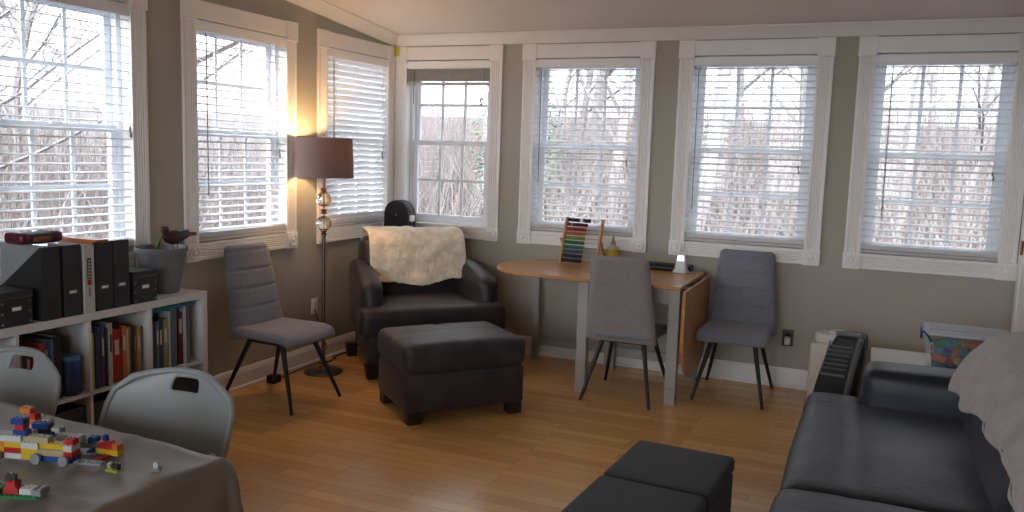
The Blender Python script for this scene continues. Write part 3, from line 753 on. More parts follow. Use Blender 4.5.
# planter
t = thing('planter', 'grey oval plastic planter at the right end of the shelf', 'planter', (.205, -2.765, SH), 0)
MB().lathe([(.085, 0), (.09, .004), (.128, .225), (.138, .228), (.140, .25), (.130, .25), (.126, .215), (.10, .21), (.001, .21)], 36, sy=1.0).build('tub', plant_m, t, smooth=True)
MB().lathe([(.0, .21), (.12, .215), (.06, .226), (.001, .228)], 20).build('soil', soil_m, t)
t = thing('seedling', 'small green shoot growing in the grey planter', 'plant', (.205, -2.79, SH+.222))
for k, (a, hh) in enumerate(((.3, .10), (1.9, .075), (3.6, .05))):
    b = MB(); n_ = 8; L1 = []; 
    for i in range(n_+1):
        s = i/n_; wdt = .014*math.sin(PI*min(1, s*.9+.08)); c = Vector((math.cos(a)*.03*s*s, math.sin(a)*.03*s*s, hh*s)); sd_ = Vector((-math.sin(a), math.cos(a), 0))*wdt
        L1.append((b.v(c-sd_), b.v(c+Vector((math.cos(a), math.sin(a), 0))*.003), b.v(c+sd_)))
    for i in range(n_):
        for q in (0, 1): b.f([L1[i][q], L1[i][q+1], L1[i+1][q+1], L1[i+1][q]])
    solid(b.build('leaf', green_m, t, smooth='all'), .0015)
# bird ornament on a stick
t = thing('bird_ornament', 'dark red-brown bird ornament perched at the rim of the planter', 'ornament', (.235, -2.69, SH+.265), PI/2+.1)
t.scale = (1.45, 1.2, 1.15)
def birdr(s): return .034*math.sin(PI*min(1, max(0, s)))**.7
b = MB(); ring = []
for i in range(13):
    s = i/12; x = -.075+.15*s; r_ = [.004, .012, .022, .030, .034, .036, .034, .031, .026, .020, .013, .009, .005][i]; z = .03*(s-.5)**2*2+.012*(1 if s > .8 else 0)
    ring.append(((x, 0, .03+z), r_))
b.tube([p for p, _ in ring], [r_ for _, r_ in ring], 12); b.build('body', bird_m, t, smooth='all')
b = MB(); b.tube([(-.045, 0, .045), (-.055, 0, .06), (-.062, 0, .075), (-.075, 0, .08)], [.018, .017, .018, .010], 10); b.build('head', bird_m, t, smooth='all')
MB().tube([(-.078, 0, .079), (-.098, 0, .075)], [.005, .001], 6).build('beak', BC['ochre'], t)
b = MB(); b.tube([(.05, 0, .040), (.115, 0, .036)], [.014, .009], 6); b.build('tail', bird_m, t)
for s in (-1, 1): MB().tube([(-.005, s*.012, .006), (0, s*.012, -.045)], .002, 5).build('leg', soil_m, t)
for s in (-1, 1):
    MB(Matrix.Translation((.005, s*.028, .038)) @ Matrix.Scale(.25, 4, (0, 1, 0))).lathe([(.001, -.05), (.018, -.03), (.024, 0), (.014, .035), (.001, .055)], 10, axis='x').build('wing', BC['dark'], t, smooth='all')

# ================================================================= FLOOR LAMP
t = thing('floor_lamp', 'lit floor lamp with brown drum shade and glass balls on the stem', 'floor lamp', (.225, -1.30, 0))
MB().lathe([(.135, 0), (.138, .006), (.134, .016), (.09, .024), (.03, .032), (.016, .05), (.001, .05)], 40).build('base', steel_m, t, smooth=True)
MB().lathe([(.013, .045), (.013, .98), (.018, .985), (.018, 1.0), (.013, 1.005)], 16).build('pole', steel_m, t, smooth=True)
def gem(zc, r_):
    b = MB(); b.lathe([(.012, -r_*.95), (r_*.62, -r_*.75), (r_*.95, -r_*.3), (r_, 0), (r_*.95, r_*.3), (r_*.62, r_*.75), (.012, r_*.95)], 10, (0, 0, zc)); b.build('glass_ball', crystal_m, t)
gem(1.075, .056); gem(1.245, .056)
for z in (1.012, 1.16, 1.31): MB().lathe([(.012, -.018), (.024, -.012), (.014, 0), (.026, .012), (.012, .02)], 16, (0, 0, z)).build('collar', brass_m, t, smooth=True)
MB().tube([(0, 0, 1.0), (0, 0, 1.335)], .005, 8).build('inner_rod', steel_m, t)
MB().lathe([(.009, 1.33), (.009, 1.42), (.018, 1.425), (.018, 1.47), (.010, 1.475)], 12).build('socket', steel_m, t)
bulb_m = emis(mat('bulb_glass', (.9, .8, .6), .4, var=.01), (1, .62, .28), 20)
MB().lathe([(.012, 1.47), (.02, 1.49), (.031, 1.53), (.028, 1.56), (.012, 1.578), (.001, 1.58)], 16).build('bulb', bulb_m, t, smooth=True)
b = MB(); R0, R1, Z0, Z1 = .207, .195, 1.40, 1.675; G = []
for k in range(48):
    a = 2*PI*k/48; ca, sa = math.cos(a), math.sin(a)
    G.append([b.v((R0*ca, R0*sa, Z0)), b.v((R1*ca, R1*sa, Z1)), b.v(((R1-.003)*ca, (R1-.003)*sa, Z1)), b.v(((R0-.003)*ca, (R0-.003)*sa, Z0))])
for k in range(48):
    for q in range(4): b.f([G[k][q], G[k][(q+1) % 4], G[(k+1) % 48][(q+1) % 4], G[(k+1) % 48][q]])
b.build('lamp_shade', shade_m, t, smooth=True)
b = MB()
for k in range(3): a = 2*PI*k/3+.3; b.tube([(0, 0, 1.655), (R1*math.cos(a)*.99, R1*math.sin(a)*.99, 1.66)], .002, 6)
b.lathe([(.004, 1.64), (.009, 1.655), (.007, 1.675), (.011, 1.69), (.001, 1.70)], 10); b.build('shade_spider', steel_m, t)
pl = bpy.data.lights.new('bulb_light', 'POINT'); pl.energy = 4; pl.color = (1, .60, .27); pl.shadow_soft_size = .035
plo = bpy.data.objects.new('bulb_light', pl); C.objects.link(plo); plo.location = (.225, -1.30, 1.60)
# adapter block and cable near the lamp
t = thing('power_adapter', 'small black power block on the floor behind the left chair leg', 'adapter', (.10, -1.69, 0))
MB().soft(-.035, .035, -.04, .04, 0, .055, .01, n=8).build('body', blackp_m, t, smooth='all')
tag(MB().tube([(.10, -1.65, .012), (.07, -1.5, .006), (.05, -1.35, .006), (.045, -1.1, .006), (.04, -1.0, .1), (.012, -1.11, .40)], .004, 6).build('power_cable', blackp_m, smooth=True), 'black cable running along the left baseboard behind the lamp', 'cable')
tag(MB().tube([(.06, -1.12, .006), (.10, -1.02, .006), (.07, -.94, .03), (.10, -.98, .006), (.06, -.9, .02), (.04, -.86, .006), (.035, -.7, .006)], .005, 6).build('coiled_cable', blackp_m, smooth=True), 'loops of black cable on the floor between lamp and armchair', 'cable')

# ================================================================= INSTRUMENT CASE behind the armchair
t = thing('instrument_case', 'black upright instrument case standing in the corner behind the armchair', 'case', (.20, -.215, 0), -.1)
def casep(r_, z0=0.0, z1=1.19):
    pts = []
    w = .122
    pts += [(-w*1.25, z0), (w*1.25, z0), (w*1.3, .45), (w*.9, .7), (w*1.0, .98)]
    for k in range(9): a = k/8*PI; pts.append((w*math.cos(a), z1-.115+.115*math.sin(a)))
    pts += [(-w*1.0, .98), (-w*.9, .7), (-w*1.3, .45)]
    return pts
b = MB(); b.prism(casep(0, 0, 1.2), 'y', -.065, .065); b.build('shell', blackp_m, t, bevel=.018, seg=3)
b = MB(); b.prism([(x*1.015, z) for x, z in casep(0, 0, 1.2)], 'y', -.004, .004); b.build('seam_rim', silv_m, t)
MB().tube([(.105, -.01, .86), (.13, -.01, .88), (.13, -.01, .97), (.105, -.01, .99)], .007, 8).build('handle', blackp_m, t, smooth=True)
MB().soft(.112, .14, -.035, .02, 1.03, 1.08, .008, n=6).build('white_tag', wht_m, t, smooth='all')
MB().lathe([(.010, -.066), (.010, -.070), (.002, -.072)], 12, (.01, 0, 1.08), axis='y').build('badge', steel_m, t)

# ================================================================= DROP-LEAF TABLE
TZ = .800
t = thing('drop_leaf_table', 'wooden drop-leaf table with pale painted legs below the windows', 'table', (0, 0, 0))
TX0, TX1, TY0, TY1 = 2.07, 2.70, -.955, -.085
MB().box(TX0, TX1, TY0, TY1, TZ-.022, TZ).build('tabletop', wood_m, t, bevel=.003)
pts = [(TX0-.003, TY0), (TX0-.003, TY1)]; cy_ = (TY0+TY1)/2; ry = (TY1-TY0)/2
pts = [(TX0-.003-.36, TY1), (TX0-.003, TY1), (TX0-.003, TY0), (TX0-.003-.36, TY0)]
for k in range(1, 24):
    a = PI*k/24; pts.append((TX0-.363-.43*math.sin(a)**.85, cy_-ry*math.cos(a)))
MB().prism(pts, 'z', TZ-.022, TZ).build('raised_leaf', wood_m, t, bevel=.003)
# hanging leaf in the y-z plane
pts = [(TY1-.01, TZ-.03), (TY0+.01, TZ-.03), (TY0+.01, TZ-.30)]
for k in range(1, 20):
    a = PI*k/20; pts.append((cy_-(ry-.01)*math.cos(a), TZ-.30-.37*math.sin(a)**.8))
pts.append((TY1-.01, TZ-.30))
MB().prism(pts, 'x', TX1+.012, TX1+.034).build('hanging_leaf', leaf_m, t, bevel=.003)
for y in (TY0+.15, TY1-.15): MB().box(TX1-.03, TX1+.036, y-.015, y+.015, TZ-.030, TZ-.0225).build('hinge', steel_m, t)
lg = .036
for x in (TX0-.045, TX1-.055):
    for y in (TY0+.12, TY1-.06):
        MB().box(x-lg, x+lg, y-lg*.9, y+lg*.9, 0, TZ-.022).build('leg', legp_m, t, bevel=.003)
for y in (TY0+.12, TY1-.06): MB().box(TX0-.045+lg, TX1-.055-lg, y-.011, y+.011, TZ-.135, TZ-.022).build('apron', legp_m, t)
for x in (TX0-.045, TX1-.055): MB().box(x-.011, x+.011, TY0+.12+lg, TY1-.06-lg, TZ-.135, TZ-.022).build('apron', legp_m, t)
MB().box(1.385, 1.435, -.17, -.12, 0, TZ-.022).build('gate_leg', legp_m, t, bevel=.003)
MB().box(1.435, TX0-.045-lg, -.157, -.133, TZ-.12, TZ-.07).build('gate_rail', legp_m, t); MB().box(1.435, TX0-.045-lg, -.157, -.133, .12, .17).build('gate_rail', legp_m, t)
MB().box(TX0-.045+lg, TX1-.055-lg, -.14, -.118, .10, .17).build('stretcher', legp_m, t)
MB().lathe([(.007, 0), (.006, -.003), (.001, -.004)], 10, (TX1-.052, TY0+.12-lg*.9, .11), axis='y').build('bolt', steel_m, t)
# abacus
t = thing('abacus', 'wooden abacus with ten rows of coloured beads standing on the table', 'abacus', (1.80, -.27, TZ), -.12)
aw, ah = .148, .345; ln = .10
fy = lambda z: .035-.0*z+ln*z*-.0
def A(x, z): return (x, -.05+.10*z/ah, z)
for s in (-1, 1):
    o = MB().hexa([(s*aw-.008, -.066, 0), (s*aw+.008, -.066, 0), (s*aw+.008, -.036, 0), (s*aw-.008, -.036, 0)], [(s*aw-.008, .034, ah), (s*aw+.008, .034, ah), (s*aw+.008, .064, ah), (s*aw-.008, .064, ah)]).build('frame_post', wood_m, t, bevel=.003)
    MB().hexa([(s*(aw+.014)-.007, .10, 0), (s*(aw+.014)+.007, .10, 0), (s*(aw+.014)+.007, .125, 0), (s*(aw+.014)-.007, .125, 0)], [(s*(aw+.014)-.007, -.03, .19), (s*(aw+.014)+.007, -.03, .19), (s*(aw+.014)+.007, -.005, .19), (s*(aw+.014)-.007, -.005, .19)]).build('stand_leg', wood_m, t, bevel=.003)
rows = ['black', 'maroon', 'red', 'orange', 'lime', 'green', 'teal', 'slate', 'navy', 'black'][:10]
for k, cn in enumerate(rows):
    z = ah-.020-k*.0330; p0, p1 = A(-aw, z), A(aw, z)
    MB().tube([p0, p1], .0018, 6).build('rod', steel_m, t)
    x = -aw+.019
    for q in range(10):
        if k == 0 and q == 6: x += .026
        if k == 1 and q == 2: x += .006
        pp = A(x, z); bd = MB(); bd.lathe([(.004, -.0078), (.0135, -.005), (.0155, 0), (.0135, .005), (.004, .0078)], 10, (x, pp[1], pp[2]), axis='x')
        bd.build('bead', BC[cn], t, smooth=True); x += .0162
# glue bottle
t = thing('glue_bottle', 'yellow labelled glue bottle behind the middle chair', 'bottle', (2.03, -.22, TZ), .3)
t.scale = (1.3, 1.3, 1.2)
MB().lathe([(.034, 0), (.037, .004), (.037, .10), (.030, .118), (.015, .128), (.013, .135)], 24, sy=.7).build('body', BC['cream'], t, smooth=True)
MB().lathe([(.0375, .012), (.0375, .105)], 24, sy=.72).build('label', BC['yellow'], t, smooth=True)
b = MB()
for q in (-.018, -.006, .006, .018): b.box(q-.004, q+.004, -.0285, -.027, .05, .066)
b.build('lettering', BC['navy'], t)
MB().lathe([(.015, .134), (.014, .15), (.007, .158), (.0055, .182), (.002, .185)], 16).build('cap', BC['olive'], t, smooth=True)
# flat black device and white phone stand
t = thing('black_tablet_box', 'flat black electronic box lying at the back of the table', 'device', (2.42, -.17, TZ), .0)
MB().soft(-.19, .19, -.07, .07, .0, .045, .006, n=6).build('body', blackp_m, t, smooth='all'); MB().box(-.17, .17, -.0715, -.0695, .018, .026).build('front_slot', silv_m, t)
t = thing('clock_stand', 'small white stand with glowing screen at the right end of the table', 'clock', (2.555, -.27, TZ), -.1)
t.scale = (1.2, 1.2, 1.12)
b = MB(); b.hexa([(-.042, -.035, 0), (.042, -.035, 0), (.042, .03, 0), (-.042, .03, 0)], [(-.040, -.033, .02), (.040, -.033, .02), (.040, .028, .02), (-.040, .028, .02)])
b.hexa([(-.034, -.028, .02), (.034, -.028, .02), (.034, .02, .02), (-.034, .02, .02)], [(-.022, -.014, .125), (.022, -.014, .125), (.022, .012, .125), (-.022, .012, .125)])
b.build('body', wht_m, t, bevel=.006, seg=3)
scr_m = emis(mat('lit_screen', (.8, .85, .9), .3, var=.01), (.85, .92, 1), .35)
MB().hexa([(-.021, -.0215, .078), (.021, -.0215, .078), (.021, -.0195, .078), (-.021, -.0195, .078)], [(-.019, -.0170, .112), (.019, -.0170, .112), (.019, -.015, .112), (-.019, -.015, .112)]).build('screen', scr_m, t)
MB().lathe([(.016, .124), (.012, .14), (.006, .17), (.002, .172)], 12).build('antenna_cap', clear_m, t, smooth=True)
tag(MB().tube([(2.60, -.26, TZ+.005), (2.65, -.20, TZ+.004), (2.66, -.08, TZ+.004), (2.65, -.05, TZ-.1), (2.62, -.035, .5), (2.6, -.032, .2)], .003, 6).build('power_cable', wht_m, smooth=True), 'thin white cable running off the right end of the table', 'cable')

# ================================================================= RIGHT CORNER
t = thing('air_purifier', 'tall cream appliance with an oval handled top behind the heater', 'air purifier', (3.60, -.26, 0), 0)
MB().soft(-.135, .16, -.125, .15, 0, .42, .012, n=8).build('cabinet', tan_m, t, smooth='all')
MB().lathe([(.118, .418), (.125, .426), (.125, .465), (.112, .48), (.001, .482)], 36, (.01, .0, 0), sy=.8).build('oval_top', offw_m, t, smooth=True)
b = MB(); P_ = []
for k in range(33): a = 2*PI*k/32; P_.append((.065*math.cos(a)+.045, .045*math.sin(a), .487))
b.tube(P_, .011, 8, cap=False); b.build('ring_handle', offw_m, t, smooth=True)
MB().soft(-.005, .095, -.016, .016, .477, .493, .006, n=6).build('button_panel', silv_m, t, smooth='all')
# tower heater leaning back
t = thing('tower_heater', 'black tower heater with slotted grille beside the sofa arm', 'heater', (3.71, -1.20, 0), -.10)
t.scale = (1.08, 1, 1.09)
def heatx(z): return 0.085-.13*(1-((z)/.6))**1.0*1.0
def Hsec(z):     # curved front: lower part further left
    return .01-.085*(1-z/.62)-.02*math.sin(PI*z/.62)
sec = [(-.075, -.11), (.085, -.11), (.115, -.06), (.115, .12), (-.075, .12), (-.085, -.06)]
b = MB(); rings = []
for i in range(13):
    z = .03+.575*i/12; k = 1 if i < 11 else (.93 if i == 11 else .8); k2 = k*(1.28-.45*z/.62); rings.append([b.v((Hsec(z)+x*k2, y*k, z)) for x, y in sec])
for i in range(12):
    for q in range(6): b.f([rings[i][q], rings[i][(q+1) % 6], rings[i+1][(q+1) % 6], rings[i+1][q]])
b.f(rings[0][::-1]); b.f(rings[-1]); b.build('body', blackp_m, t, bevel=.012, seg=3)
b = MB()
for i in range(6):
    z = .435+i*.024; x0 = Hsec(z); b.box(x0-.068, x0+.042, -.122, -.107, z, z+.006)
b.build('grille_bars', silv_m, t)
b = MB(); b.tube([(Hsec(z)-.072, -.114, z) for z in (.41, .48, .58)], .004, 6); b.tube([(Hsec(.405)-.072, -.114, .405), (Hsec(.405)+.045, -.114, .405)], .008, 8); b.build('grille_frame', silv_m, t)
b = MB(); b.tube([(Hsec(z)+.085-.03*z, -.105, z) for z in [.05+.05*i for i in range(12)]], [.016]*12, 8); b.build('side_trim', silv_m, t, smooth=True)
MB().lathe([(.13, 0), (.135, .01), (.12, .03), (.001, .035)], 28, (-.06, 0, 0)).build('base', blackp_m, t, smooth=True)
MB().soft(-.06, .06, -.04, .03, .598, .612, .006, n=6).build('control_panel', silv_m, t, smooth='all')
# white side table
t = thing('side_table', 'low white side table behind the sofa arm', 'side table', (4.18, -1.10, 0), 0)
MB().soft(-.345, .36, -.36, .33, .48, .515, .006, n=6).build('tabletop', wht_m, t, smooth='all')
for x in (-.30, .32):
    for y in (-.32, .29): MB().box(x-.025, x+.025, y-.025, y+.025, 0, .48).build('leg', wht_m, t, bevel=.003)
# clear bin with pieces
BX, BY, BZ = 4.29, -1.20, .516
t = thing('storage_bin', 'clear plastic bin with lid and blue latches, full of coloured toy pieces', 'storage bin', (BX, BY, BZ), -.05)
def tub(b, x, y, z0, z1, th, fl):
    pass
b = MB(); w0, w1, d0, d1, hh, th = .175, .20, .125, .145, .215, .004
def ring4(w, d, z): return [(-w, -d, z), (w, -d, z), (w, d, z), (-w, d, z)]
R_ = [[b.v(p) for p in ring4(*q)] for q in ((w0, d0, 0), (w1, d1, hh), (w1-th, d1-th, hh), (w0-th, d0-th, th))]
for i in range(3):
    for q in range(4): b.f([R_[i][q], R_[i][(q+1) % 4], R_[i+1][(q+1) % 4], R_[i+1][q]])
b.f(R_[0][::-1]); b.f(R_[3]); b.build('tub', clear_m, t, bevel=.004)
b = MB(); b.box(-w1-.008, w1+.008, -d1-.008, d1+.008, hh-.004, hh+.012); b.box(-w1+.02, w1-.02, -d1+.02, d1-.02, hh+.012, hh+.02); b.build('lid', tub_m, t, bevel=.005)
for s in (-1, 1):
    b = MB(); b.box(min(s*(w1+.006), s*(w1+.02)), max(s*(w1+.006), s*(w1+.02)), -.06, .06, hh-.045, hh+.016); b.build('latch', LEGO['blue'], t, bevel=.005)
b = MB(); b.tube([(-w1-.006, -d1-.004, hh+.014), (-w1+.02, -d1-.010, hh-.01), (-w1+.035, -d1-.006, hh-.04)], .006, 6); b.build('latch_edge', LEGO['blue'], t)
b = MB(); b.tube([(-w1-.009, -d1, hh+.012), (-w1-.009, d1, hh+.012)], .004, 6); b.build('blue_rim', LEGO['blue'], t)
rb = random.Random(3); first = {}
cols = ['red', 'green', 'orange', 'teal', 'red', 'blue', 'yellow', 'red', 'green', 'orange']
def toy(col):
    b = MB(); k = rb.random()
    b.box(-.026, .026, -.014, .014, -.011, .011)
    for x in (-.016, 0, .016): b.lathe([(.006, .011), (.006, .017), (.001, .017)], 8, (x, 0, 0))
    return b
for ix in range(7):
    for iy in range(3):
        for iz in range(4):
            col = cols[rb.randrange(10)] if iz < 3 else ('orange' if ix in (3, 4) else cols[rb.randrange(10)])
            lab = '%s plastic toy piece packed in the clear bin' % col
            if col not in first:
                o = toy(col).build('toy_piece', LEGO[col], bevel=.002); tag(o, lab, 'toy piece', '%s toy pieces in the clear bin' % col); first[col] = o
            else: o = first[col].copy(); C.objects.link(o)
            o.scale = (1.2, 1.5, 1.5)
            k = .80+.1*iz/3
            o.location = (BX+(-.138+ix*.046)*k*1.04, BY+(-.080+iy*.08)*k*1.1, BZ+.026+iz*.046); o.rotation_euler = (rb.uniform(-.5, .5), rb.uniform(-.5, .5), rb.uniform(-.6, .6))

# ================================================================= CLOTH-COVERED TABLE
TR = -.05; TC = Matrix.Translation((2.185, -4.455, 0)) @ Matrix.Rotation(TR, 4, 'Z')
tw, td, tz = 1.45, .80, .735
TC = Matrix.Translation((-.03, 0, 0)) @ TC
tt = thing('folding_table', 'table under the dark taupe cloth at the lower left', 'table'); tt.matrix_world = TC
MB().soft(-tw+.01, -.01, -td+.01, -.01, tz-.045, tz-.006, .012, n=6).build('tabletop', plast_m, tt, smooth='all')
for x in (-tw+.2, -.2):
    for y in (-td+.1, -.12): MB().tube([(x, y, 0), (x, y, tz-.04)], .0125, 10).build('leg', black_m, tt, smooth=True)
tcl = thing('tablecloth', 'dark taupe satin cloth draped over the table at the lower left', 'tablecloth'); tcl.matrix_world = TC
b = MB(); nx, ny = 90, 60; drop = .30; G = {}
for i in range(nx+1):
    for j in range(ny+1):
        u = -tw-drop+(tw+2*drop)*i/nx; v = -td-drop+(td+2*drop)*j/ny
        # overhang distances
        ox = u-0 if u > 0 else (u+tw if u < -tw else 0); oy = v if v > 0 else (v+td if v < -td else 0)
        r_ = math.hypot(ox, oy)
        x = min(max(u, -tw), 0); y = min(max(v, -td), 0); z = tz
        w_ = .010*noise.noise(Vector((u*5+v*3, v*8-u*2, 0)))+.004*noise.noise(Vector((u*2.5-v*7, v*3, 4)))
        cr = .010*math.exp(-(((v+.38-u*.25))/.008)**2)+.008*math.exp(-((u+.35+.3*v)/.012)**2)+.008*math.exp(-((v+.6+u*.4)/.012)**2)
        if r_ > 0:
            dx, dy = ox/r_, oy/r_
            s_ = u*dy-v*dx if not (ox and oy) else math.atan2(abs(oy), abs(ox))*.6
            fold = .5+.5*math.sin((u+v)*17+2*noise.noise(Vector((u*3, v*3, 0))))
            out_ = min(r_, .012)+.035*min(1, r_/.25)*fold*.9+.02*(r_/.3)
            if ox and oy: out_ += .04*min(1, r_/.25)
            x += dx*out_; y += dy*out_; z -= max(0, r_-.008)*.985
        else: z += w_+cr+.001
        G[i, j] = b.v((x, y, z))
for i in range(nx):
    for j in range(ny): b.f([G[i, j], G[i+1, j], G[i+1, j+1], G[i, j+1]])
o = b.build('cloth', cloth_m, tcl, smooth='all'); solid(o, .002, 0, 1)
# building-brick toys
ZT = tz+.010
def brick(parent, x, y, z, nx_, ny_, col, h=.0096, name='brick', rz=0, S=1.35):
    p = .008*S; hh = h*S; m4 = Matrix.Translation((x, y, z)) @ Matrix.Rotation(rz, 4, 'Z')
    b = MB(m4); b.box(-nx_*p/2+.0002, nx_*p/2-.0002, -ny_*p/2+.0002, ny_*p/2-.0002, 0, hh-.0001)
    for i in range(nx_):
        for j in range(ny_): b.lathe([(.0024*S, hh-.0001), (.0024*S, hh+.0017*S), (.0005, hh+.0017*S)], 8, ((i-(nx_-1)/2)*p, (j-(ny_-1)/2)*p, 0))
    return b.build(name, LEGO[col], parent)
def toyat(name, label, x, y, rz=0, cat='toy', group=None):
    t = thing(name, label, cat, (x, y, ZT), rz, group); t.scale = (1.15, 1.15, 1.2); return t
h1 = .01296; hp = .0043
t = toyat('toy_brick_vehicle', 'long toy vehicle of white, yellow and blue bricks on the tablecloth', 1.79, -4.71, .27)
p = .0108
for k, col in enumerate(('red', 'white', 'yellow')): brick(t, -.085, 0, k*h1+.006, 4, 3, ('white', 'red', 'yellow')[k])
brick(t, -.128, 0, .006, 4, 3, 'red'); brick(t, -.128, 0, .006+h1, 4, 3, 'yellow'); brick(t, -.128, 0, .006+2*h1, 4, 3, 'orange')
brick(t, -.042, 0, .006, 4, 3, 'yellow'); brick(t, -.042, 0, .006+h1, 4, 3, 'yellow'); brick(t, -.042, 0, .006+2*h1, 4, 3, 'white')
brick(t, -.106, 0, .006+3*h1, 8, 3, 'white'); brick(t, -.03, 0, .006+3*h1, 6, 2, 'tan')
brick(t, .022, 0, .006, 8, 3, 'blue', .0096); brick(t, .012, 0, .006+h1, 6, 3, 'tan'); brick(t, .012, 0, .006+2*h1, 6, 2, 'yellow'); brick(t, .055, 0, .006+hp*0+h1, 2, 3, 'red'); brick(t, .055, 0, .006+2*h1, 2, 3, 'white'); brick(t, .055, 0, .006+3*h1, 2, 2, 'red')
brick(t, .09, 0, .003, 8, 2, 'grey', .0032)
for x in (-.12, -.02, .05):
    for s in (-1, 1): MB().lathe([(.012, -.004), (.013, 0), (.012, .004)], 16, (x, s*.024, .013), axis='y').build('wheel', LEGO['grey'], t, smooth=True)
brick(t, -.07, 0, .006+4*h1, 3, 2, 'blue'); brick(t, -.07, 0, .006+5*h1, 2, 2, 'red'); brick(t, -.075, .0, .006+6*h1, 3, 2, 'blue')
t = toyat('toy_brick_gun', 'white and grey studded plate build behind the long brick vehicle', 1.765, -4.60, .3)
brick(t, -.035, 0, .004, 8, 2, 'white'); brick(t, -.02, 0, .004+h1, 6, 2, 'white'); brick(t, .035, 0, .004, 6, 2, 'grey'); brick(t, .04, .0, .004+h1, 2, 2, 'blue'); brick(t, -.09, 0, .004, 3, 3, 'blue'); brick(t, -.09, 0, .004+h1, 3, 3, 'blue'); brick(t, -.09, 0, .004+2*h1, 2, 2, 'black'); brick(t, -.095, 0, .004+3*h1, 4, 2, 'blue')
t = toyat('toy_brick_plane', 'small red and yellow brick plane with blue tail on the tablecloth', 1.885, -4.60, .1)
brick(t, 0, 0, .003, 6, 2, 'yellow'); brick(t, -.005, 0, .003+h1, 4, 2, 'red'); brick(t, .02, 0, .003+h1, 2, 2, 'orange'); brick(t, -.045, 0, .003, 2, 3, 'blue', .0032); brick(t, -.0, 0, .003+2*h1, 2, 2, 'red', .0032); brick(t, 0, .0, -.001, 2, 7, 'red', .0032); brick(t, -.012, 0, .003+2*h1+hp, 1, 1, 'blue')
t = toyat('toy_brick_bit', 'tiny olive and black brick piece right of the long vehicle', 1.99, -4.68, .1)
brick(t, 0, 0, 0, 3, 2, 'lime', .0032); brick(t, .004, 0, hp, 2, 1, 'black'); brick(t, -.01, 0, hp, 1, 1, 'tan')
t = toyat('toy_brick_bit', 'tiny grey brick piece lying rightmost on the tablecloth', 2.08, -4.625, .6)
brick(t, 0, 0, 0, 2, 2, 'grey', .0032); brick(t, 0, 0, hp, 1, 1, 'white')
t = toyat('toy_brick_car', 'toy car with red cab on a green plate at the left edge', 1.935, -4.90, .35)
brick(t, 0, 0, .004, 8, 4, 'green', .0032); brick(t, -.02, 0, .004+hp, 3, 2, 'red'); brick(t, -.02, 0, .004+hp+h1, 2, 2, 'red'); brick(t, -.024, 0, .004+hp+2*h1, 2, 1, 'black'); brick(t, .015, 0, .004+hp, 3, 2, 'white'); brick(t, .038, 0, .004+hp, 2, 3, 'grey'); brick(t, -.05, 0, .004+hp, 2, 3, 'green')
t = toyat('toy_brick_build', 'orange and white brick pile at the far left of the tablecloth', 1.50, -4.545, .2)
brick(t, 0, 0, 0, 4, 4, 'white'); brick(t, .0, 0, h1, 4, 2, 'orange'); brick(t, .01, 0, 2*h1, 2, 2, 'red'); brick(t, -.01, 0, 3*h1, 3, 2, 'orange'); brick(t, .05, .0, 0, 3, 2, 'black'); brick(t, .05, 0, h1, 2, 2, 'tan'); brick(t, .085, -.01, 0, 3, 2, 'white')

# ================================================================= OUTSIDE
def gz(x, y):
    d = max(y, -x)
    return -1.0+.105*max(0, d-3)+.35*noise.noise(Vector((x*.12, y*.12, 0)))-(0 if d > 3 else 0)
b = MB(); G = {}
xs = [-60+2*i for i in range(56)]; ys = [-30+2*j for j in range(46)]
for i, x in enumerate(xs):
    for j, y in enumerate(ys): G[i, j] = b.v((x, y, min(4.2, gz(x, y))))
for i in range(len(xs)-1):
    for j in range(len(ys)-1): b.f([G[i, j], G[i+1, j], G[i+1, j+1], G[i, j+1]])
struct('ground', b, ground_m, smooth='all')

def tree_mesh(seed, H, levels=5):
    rng = random.Random(seed); tr_ = MB(); br_ = MB()
    def grow(mb, p, d, L_, r_, lv):
        n_ = 5 if lv == 0 else 3; pts = [p]; q = p.copy(); dd = d.copy()
        for i in range(n_):
            dd = (dd+Vector((rng.gauss(0, .10+.06*lv), rng.gauss(0, .10+.06*lv), rng.gauss(.03, .06)))).normalized(); q = q+dd*L_/n_; pts.append(q.copy())
        mb.tube(pts, [r_*(1-.6*i/n_) for i in range(n_+1)], 6 if lv == 0 else 3, cap=False)
        if lv >= levels: return
        kn = [12, 6, 5, 4, 3][min(lv, 4)]
        for k in range(kn):
            f = (.28+.7*k/kn) if lv == 0 else rng.uniform(.2, 1)
            i = min(n_-1, int(f*n_)); base = pts[i].lerp(pts[i+1], f*n_-i)
            az = rng.uniform(0, 2*PI); up = rng.uniform(.15, .8)
            nd = (Vector((math.cos(az), math.sin(az), up))*.8+dd*.4).normalized()
            grow(br_, base, nd, L_*rng.uniform(.34, .5), max(.0045, r_*(1-.6*f)*.5), lv+1)
    grow(tr_, Vector((0, 0, -.3)), Vector((0, 0, 1)), H, H*.011+.02, 0)
    return tr_, br_
protos = []
for k, H in enumerate((8.5, 11, 7)):
    tr_, br_ = tree_mesh(20+k, H)
    t = thing('bare_tree', 'x', 'tree'); tr_.build('trunk', bark_m, t, smooth=True); br_.build('branches', bark_m, t)
    protos.append(t)
rt = random.Random(11); used = [False]*3
spots = []
for (x, y) in ((-.6, 9), (1.0, 7.5), (2.6, 11), (4.0, 8.2), (-2.2, 12.5), (5.4, 12), (.4, 15), (-4.2, 17), (3.2, 17.5), (6.8, 17), (-1.6, 20), (1.8, 23), (-7, 23), (5.2, 24), (-3.6, 27), (8.5, 22)): spots.append((x, y, 'back'))
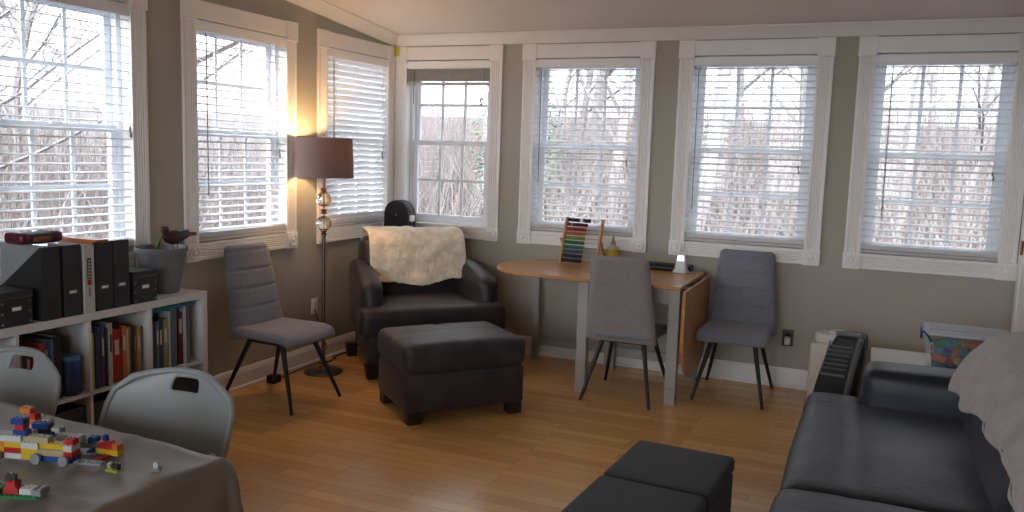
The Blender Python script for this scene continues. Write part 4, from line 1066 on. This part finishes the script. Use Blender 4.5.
for (x, y) in ((-6.2, -.4), (-7.5, 1.4), (-9.2, -1.8), (-6.8, 3.2), (-11, 2.6), (-12.5, 5.6), (-14, .6), (-16, 8), (-18, 3.4), (-10, 6.5), (-21, 10), (-24, 5.5)): spots.append((x, y, 'left'))
for i, (x, y, side) in enumerate(spots):
    k = i % 3
    if not used[k]: t = protos[k]; used[k] = True
    else: t = copy_tree(protos[k])
    t.location = (x, y, gz(x, y)); t.rotation_euler = (0, 0, rt.uniform(0, 6.28)); s = rt.uniform(.8, 1.2); t.scale = (s, s, s)
    far = max(y, -x) > 14
    t['label'] = ('distant ' if far else 'near ')+'bare winter tree outside the '+('back wall' if side == 'back' else 'left wall')+' windows'
    t['group'] = ('distant' if far else 'near')+' bare trees outside the '+side+' windows'
# leafless thicket: nobody could count its stems
b = MB(); rg = random.Random(5)
for i in range(12000):
    if rg.random() < .6: x, y = rg.uniform(-9, 9), 5+27*rg.random()**1.2; x = x*(.5+y/22)
    else: x, y = -(5+24*rg.random()**1.2), rg.uniform(-4, 11)
    z = gz(x, y); hh = rg.uniform(.5, 2.1)*(1.0+.02*abs(y)); a = rg.uniform(0, 6.28); ln_ = rg.uniform(.1, .9)
    m1 = Vector((x+math.cos(a)*ln_*.4, y+math.sin(a)*ln_*.4, z+hh*.6)); e1 = Vector((x+math.cos(a)*ln_, y+math.sin(a)*ln_, z+hh))
    b.tube([(x, y, z-.1), m1, e1], [.014, .010, .004], 3, cap=False)
tag(b.build('thicket', brush_m), 'pale leafless brush covering the slope outside the windows', 'brush', kind='stuff')
# a few evergreens seen through the corner window
def evergreen(x, y, H, label):
    t = thing('evergreen_shrub', label, 'shrub', (x, y, gz(x, y)), 0, None)
    MB().tube([(0, 0, -.2), (0, 0, H*.9)], [.06, .02], 6).build('trunk', bark_m, t)
    b = MB(); r_ = random.Random(int(x*10+y))
    for i in range(1500):
        f = r_.random()**.8; z = H*(.08+.9*f); R_ = H*.34*(1-f)**.7*math.sqrt(r_.random()); a = r_.uniform(0, 6.28); c = Vector((R_*math.cos(a), R_*math.sin(a), z)); d = Vector((r_.gauss(0, 1), r_.gauss(0, 1), r_.gauss(.1, .6))).normalized()*.11; e = d.orthogonal().normalized()*.028
        b.f([b.v(c-d), b.v(c+e), b.v(c+d), b.v(c-e)])
    b.build('foliage', everg_m, t)
evergreen(-3.2, 10.5, 3.6, 'green evergreen shrub seen through the corner window')
evergreen(-5.0, 14.5, 5.0, 'taller evergreen farther back seen through the corner window')
evergreen(-.4, 13.5, 3.0, 'low evergreen shrub seen left in the window behind the abacus')
